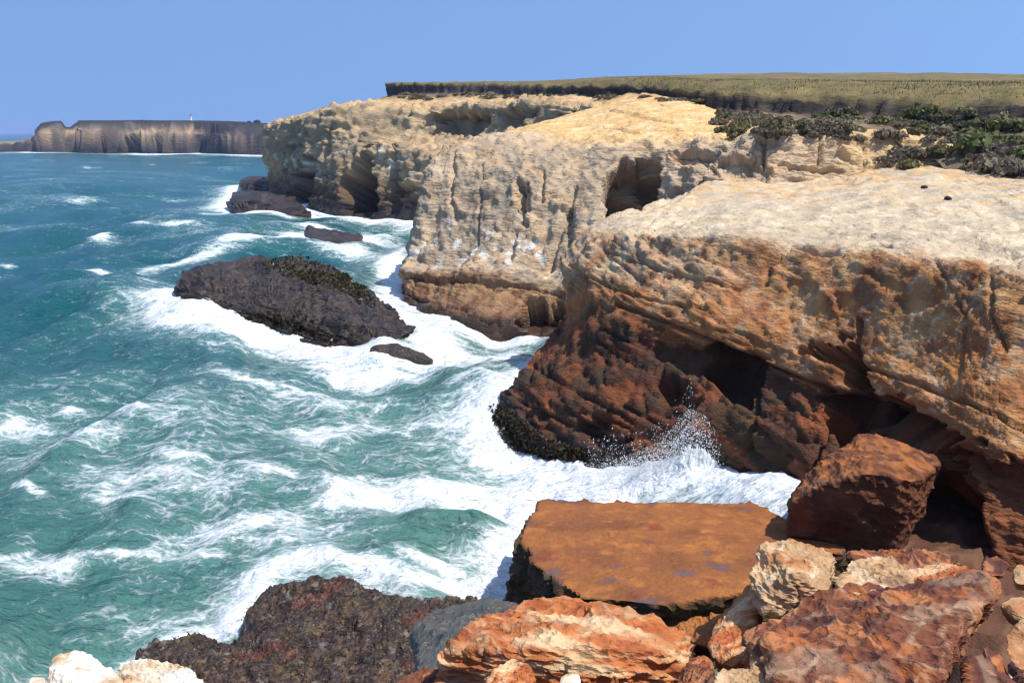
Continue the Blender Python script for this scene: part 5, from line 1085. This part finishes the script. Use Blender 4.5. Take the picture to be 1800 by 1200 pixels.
kelp(STACK, [(430, 552), (520, 548), (600, 560), (680, 585), (700, 605), (640, 612), (560, 598), (470, 585), (420, 572)], 900, .13, KP[1:3])
kelp(bpy.data.objects['near_cliff'], [(862, 712), (890, 715), (960, 770), (1040, 790), (1050, 832), (960, 820), (900, 790), (865, 755)], 2200, .09, [lin(62, 52, 34), lin(48, 40, 30), lin(82, 70, 38)], 'weed_fringe')
kelp(bpy.data.objects['reef_rock'], [(300, 1120), (470, 1020), (700, 1045), (740, 1120), (700, 1190), (400, 1190)], 2000, .032, [lin(88, 70, 42), lin(70, 58, 38), lin(62, 50, 40), lin(120, 102, 72)], 'weed_patch')

# spray thrown up by the surf: droplets and lumps of white water
m, nt, b = new_mat('white_water'); T = NT(nt); nt.nodes.remove(b)
d1, d2, mx = T.n('ShaderNodeBsdfDiffuse'), T.n('ShaderNodeBsdfTranslucent'), T.n('ShaderNodeMixShader')
mx.inputs[0].default_value = 0.3; d1.inputs[0].default_value = d2.inputs[0].default_value = (.92, .94, .95, 1); T.l(d1.outputs[0], mx.inputs[1]); T.l(d2.outputs[0], mx.inputs[2])
T.l(mx.outputs[0], [n_ for n_ in nt.nodes if n_.type == 'OUTPUT_MATERIAL'][0].inputs['Surface'])
M_SPRAY = m
OCT_V = np.array([[1,0,-.5],[-.6,.9,-.5],[-.6,-.9,-.5],[0,0,1.1]], np.float32); OCT_F = np.array([[0,1,3],[1,2,3],[2,0,3],[1,0,2]], np.int32)
def droplets(cen, rad):
    n_ = len(cen); st = RNG.uniform(.7, 1.5, (n_, 1, 3)); v_ = cen[:, None, :] + OCT_V[None] * rad[:, None, None] * st
    f_ = OCT_F[None] + (np.arange(n_) * 4)[:, None, None]; return v_.reshape(-1, 3), f_.reshape(-1, 3)
def spray(name, label, xs, hs, ybase, Yc, n_core, n_fine, fine_k=1.8, dY=.5, k=1.0, core_lo=0.0):
    """xs/hs: outline of the burst on the survey frame; dense core below, fine drops above"""
    xs, hs = np.array(xs, float), np.array(hs, float); pdf = np.interp(np.linspace(xs[0], xs[-1], 400), xs, hs) + 2; pdf /= pdf.sum()
    def sample(n_, lo, hi, pw):
        x_ = RNG.choice(np.linspace(xs[0], xs[-1], 400), n_, p=pdf) + RNG.normal(0, 3, n_); h_ = np.interp(x_, xs, hs) * (lo + (hi - lo) * RNG.random(n_) ** pw)
        Y_ = Yc + RNG.normal(0, dY, n_); y_ = np.interp(x_, ybase[0], ybase[1]) - h_; return np.array([V(a, b_, c_) for a, b_, c_ in zip(x_, y_, Y_)], np.float32)
    c1 = sample(n_core, core_lo, 1.2, 1.2); r1_ = RNG.uniform(.008, .024, n_core) * k
    c2 = sample(n_fine, .2, fine_k, 1.7); r2_ = RNG.exponential(.006, n_fine).clip(.004, .02) * k
    v1, f1_ = droplets(c1, r1_); v2, f2_ = droplets(c2, r2_)
    o_ = make_mesh(name, np.concatenate([v1, v2]), np.concatenate([f1_, f2_ + len(v1)]), M_SPRAY); set_props(o_, label, 'spray', kind='stuff'); return o_
def burst(o_, xs, hs, ybase, Yc, wid, nx=240, ny=44):
    """torn sheet of white water under the drops"""
    xg = np.linspace(xs[0], xs[-1], nx); vg = np.linspace(-1, 1, ny); XG, VG = np.meshgrid(xg, vg, indexing='ij')
    base = np.array([V(a, np.interp(a, ybase[0], ybase[1]), Yc) for a in xg]); Pg = np.stack([np.repeat(base[:, :1], ny, 1), Yc + VG * wid, np.zeros_like(XG)], -1).astype(np.float32)
    hh = np.interp(XG, xs, hs) / FPX * Yc; sp_ = fbm(Pg * 1.9, 3, 601, ridged=True) * .5 + .5 * fbm(Pg * 6.5, 3, 602, ridged=True)
    z_ = hh * (1 - np.abs(VG) ** 1.6) * np.clip(.72 + .5 * sp_, .3, 1.3) + .05 * fbm(Pg * 14, 2, 603)
    Pg[..., 2] = z_ - .15; Pg[..., 0] += .12 * fbm(Pg * 4, 3, 604); Pg[..., 1] += .2 * fbm(Pg * 3, 3, 605)
    ob = make_mesh('white_water', Pg, grid_faces(nx, ny), M_SPRAY, parent=o_, smooth=False); return ob
SPR = spray('spray', 'burst of white spray thrown up against the nearest cliff', [1000, 1050, 1100, 1150, 1185, 1210, 1240, 1262, 1280, 1292], [8, 24, 42, 62, 88, 112, 106, 86, 52, 6], ([1000, 1292], [846, 892]), 30.7, 2500, 20000, 1.45, .5, 1.0, .7)
burst(SPR, [960, 1050, 1100, 1150, 1185, 1210, 1240, 1262, 1280, 1294], [2, 16, 32, 54, 80, 106, 100, 80, 44, 2], ([960, 1294], [850, 898]), 30.5, 1.1)
spray('spray', 'fine drops of spray scattered to the left of the main burst', [1030, 1080, 1130, 1180, 1215, 1235], [55, 70, 80, 110, 170, 60], ([1030, 1235], [830, 850]), 31.4, 60, 3000, 1.05, .5)
spray('spray', 'white wash climbing the left foot of the nearest cliff', [812, 835, 865, 885, 910, 950], [4, 26, 50, 35, 18, 4], ([812, 950], [800, 830]), 36.3, 2500, 2000, 1.5, .5)
spray('spray', 'foam heaped against the left end of the orange slab', [800, 840, 870, 895, 905], [6, 30, 55, 60, 10], ([800, 905], [1040, 1045]), 23.8, 700, 1500, 1.3, .45, .6)
spray('spray', 'spray at the tip of the black rock ledge', [392, 402, 412, 420], [3, 16, 14, 3], ([392, 420], [366, 368]), 163, 260, 80, 1.4, .8, 2.2)

# lighthouse and trees on the far headland
def lathe(name, prof, mat, cen, parent, n_=16, col=(1, 1, 1)):
    a_ = np.linspace(0, 2 * np.pi, n_, endpoint=False); vv = np.array([[cen[0] + r_ * math.cos(t_), cen[1] + r_ * math.sin(t_), cen[2] + z_] for r_, z_ in prof for t_ in a_])
    ff = [[k * n_ + i_, k * n_ + (i_ + 1) % n_, (k + 1) * n_ + (i_ + 1) % n_, (k + 1) * n_ + i_] for k in range(len(prof) - 1) for i_ in range(n_)]
    return make_mesh(name, vv, np.array(ff), mat, np.ones((len(vv), 3)) * np.array(col), parent=parent)
lh = bpy.data.objects.new('lighthouse', None); COLL.objects.link(lh); bp = V(336, 215, 1500)
set_props(lh, 'tiny white lighthouse standing on the far headland', 'lighthouse')
m_, nt_, b_ = new_mat('painted_masonry'); T_ = NT(nt_); T_.l(T_.attr('Col').outputs['Color'], b_.inputs['Base Color']); b_.inputs['Roughness'].default_value = .6
lathe('tower', [(2.0, -3), (1.9, 0), (1.35, 9.0), (1.35, 9.2)], m_, bp, lh, col=(.8, .8, .78)); gl = lathe('gallery', [(1.35, 9.1), (2.1, 9.2), (2.1, 9.5), (1.0, 9.55)], m_, bp, lh, col=(.2, .2, .2))
lathe('lantern_room', [(1.0, 9.5), (1.0, 11.3)], m_, bp, lh, col=(.25, .27, .3)); lathe('roof', [(1.3, 11.3), (.7, 12.2), (.1, 12.9), (.02, 13.6)], m_, bp, lh, col=(.16, .10, .09))
for px, w_, h_, lab in [(452, 9, 5.5, 'dark round-topped tree on the skyline of the far headland'), (438, 5, 3.5, 'smaller dark tree just left of the round-topped one on the far headland'), (250, 7, 2.5, 'low dark tree clump on the far headland left of the lighthouse')]:
    Yt = 1000.0; bb_ = V(px, np.interp(px, [250, 420, 470], [214.5, 216.7, 219.2]), Yt); rt = bpy.data.objects.new('tree', None); COLL.objects.link(rt); set_props(rt, lab, 'tree', 'trees on the far headland')
    n_ = 260; d_ = RNG.normal(size=(n_, 3)); d_ /= np.linalg.norm(d_, axis=1, keepdims=True); rad_ = RNG.uniform(.6, 1.05, (n_, 1)); ex = np.array([w_ * .42, w_ * .42, h_ * .36]); cc_ = np.array(bb_) + np.array([0, 0, h_ * .40]) + d_ * rad_ * ex
    vv, ff = leaf_quads(cc_, d_, RNG.uniform(.35, .7, n_)); make_mesh('crown', vv, ff, M_LEAF, np.repeat(np.array([lin(52, 58, 40)]) * RNG.uniform(.7, 1.2, (n_, 1)), 4, 0), parent=rt)
    lathe('trunk', [(.35, -3), (.25, h_ * .3), (.12, h_ * .6)], M_STEM, bb_, rt, 8, tuple(lin(70, 58, 50)))

# sea air
m = bpy.data.materials.new('sea_air'); m.use_nodes = True; nt = m.node_tree
for n_ in list(nt.nodes):
    if n_.type == 'BSDF_PRINCIPLED': nt.nodes.remove(n_)
pv = nt.nodes.new('ShaderNodeVolumePrincipled'); pv.inputs['Color'].default_value = (.45, .62, 1.0, 1); pv.inputs['Density'].default_value = 0.00014; pv.inputs['Anisotropy'].default_value = 0.0
nt.links.new(pv.outputs[0], [n_ for n_ in nt.nodes if n_.type == 'OUTPUT_MATERIAL'][0].inputs['Volume'])
bx = np.array([[x, y, z] for x in (-26000, 26000) for y in (-2000, 26000) for z in (-9, 52)], np.float32)
o = make_mesh('haze', bx, np.array([[0, 1, 3, 2], [4, 6, 7, 5], [0, 4, 5, 1], [2, 3, 7, 6], [0, 2, 6, 4], [1, 5, 7, 3]]), m)
set_props(o, 'thin blue sea air over the whole bay', 'haze', kind='stuff')
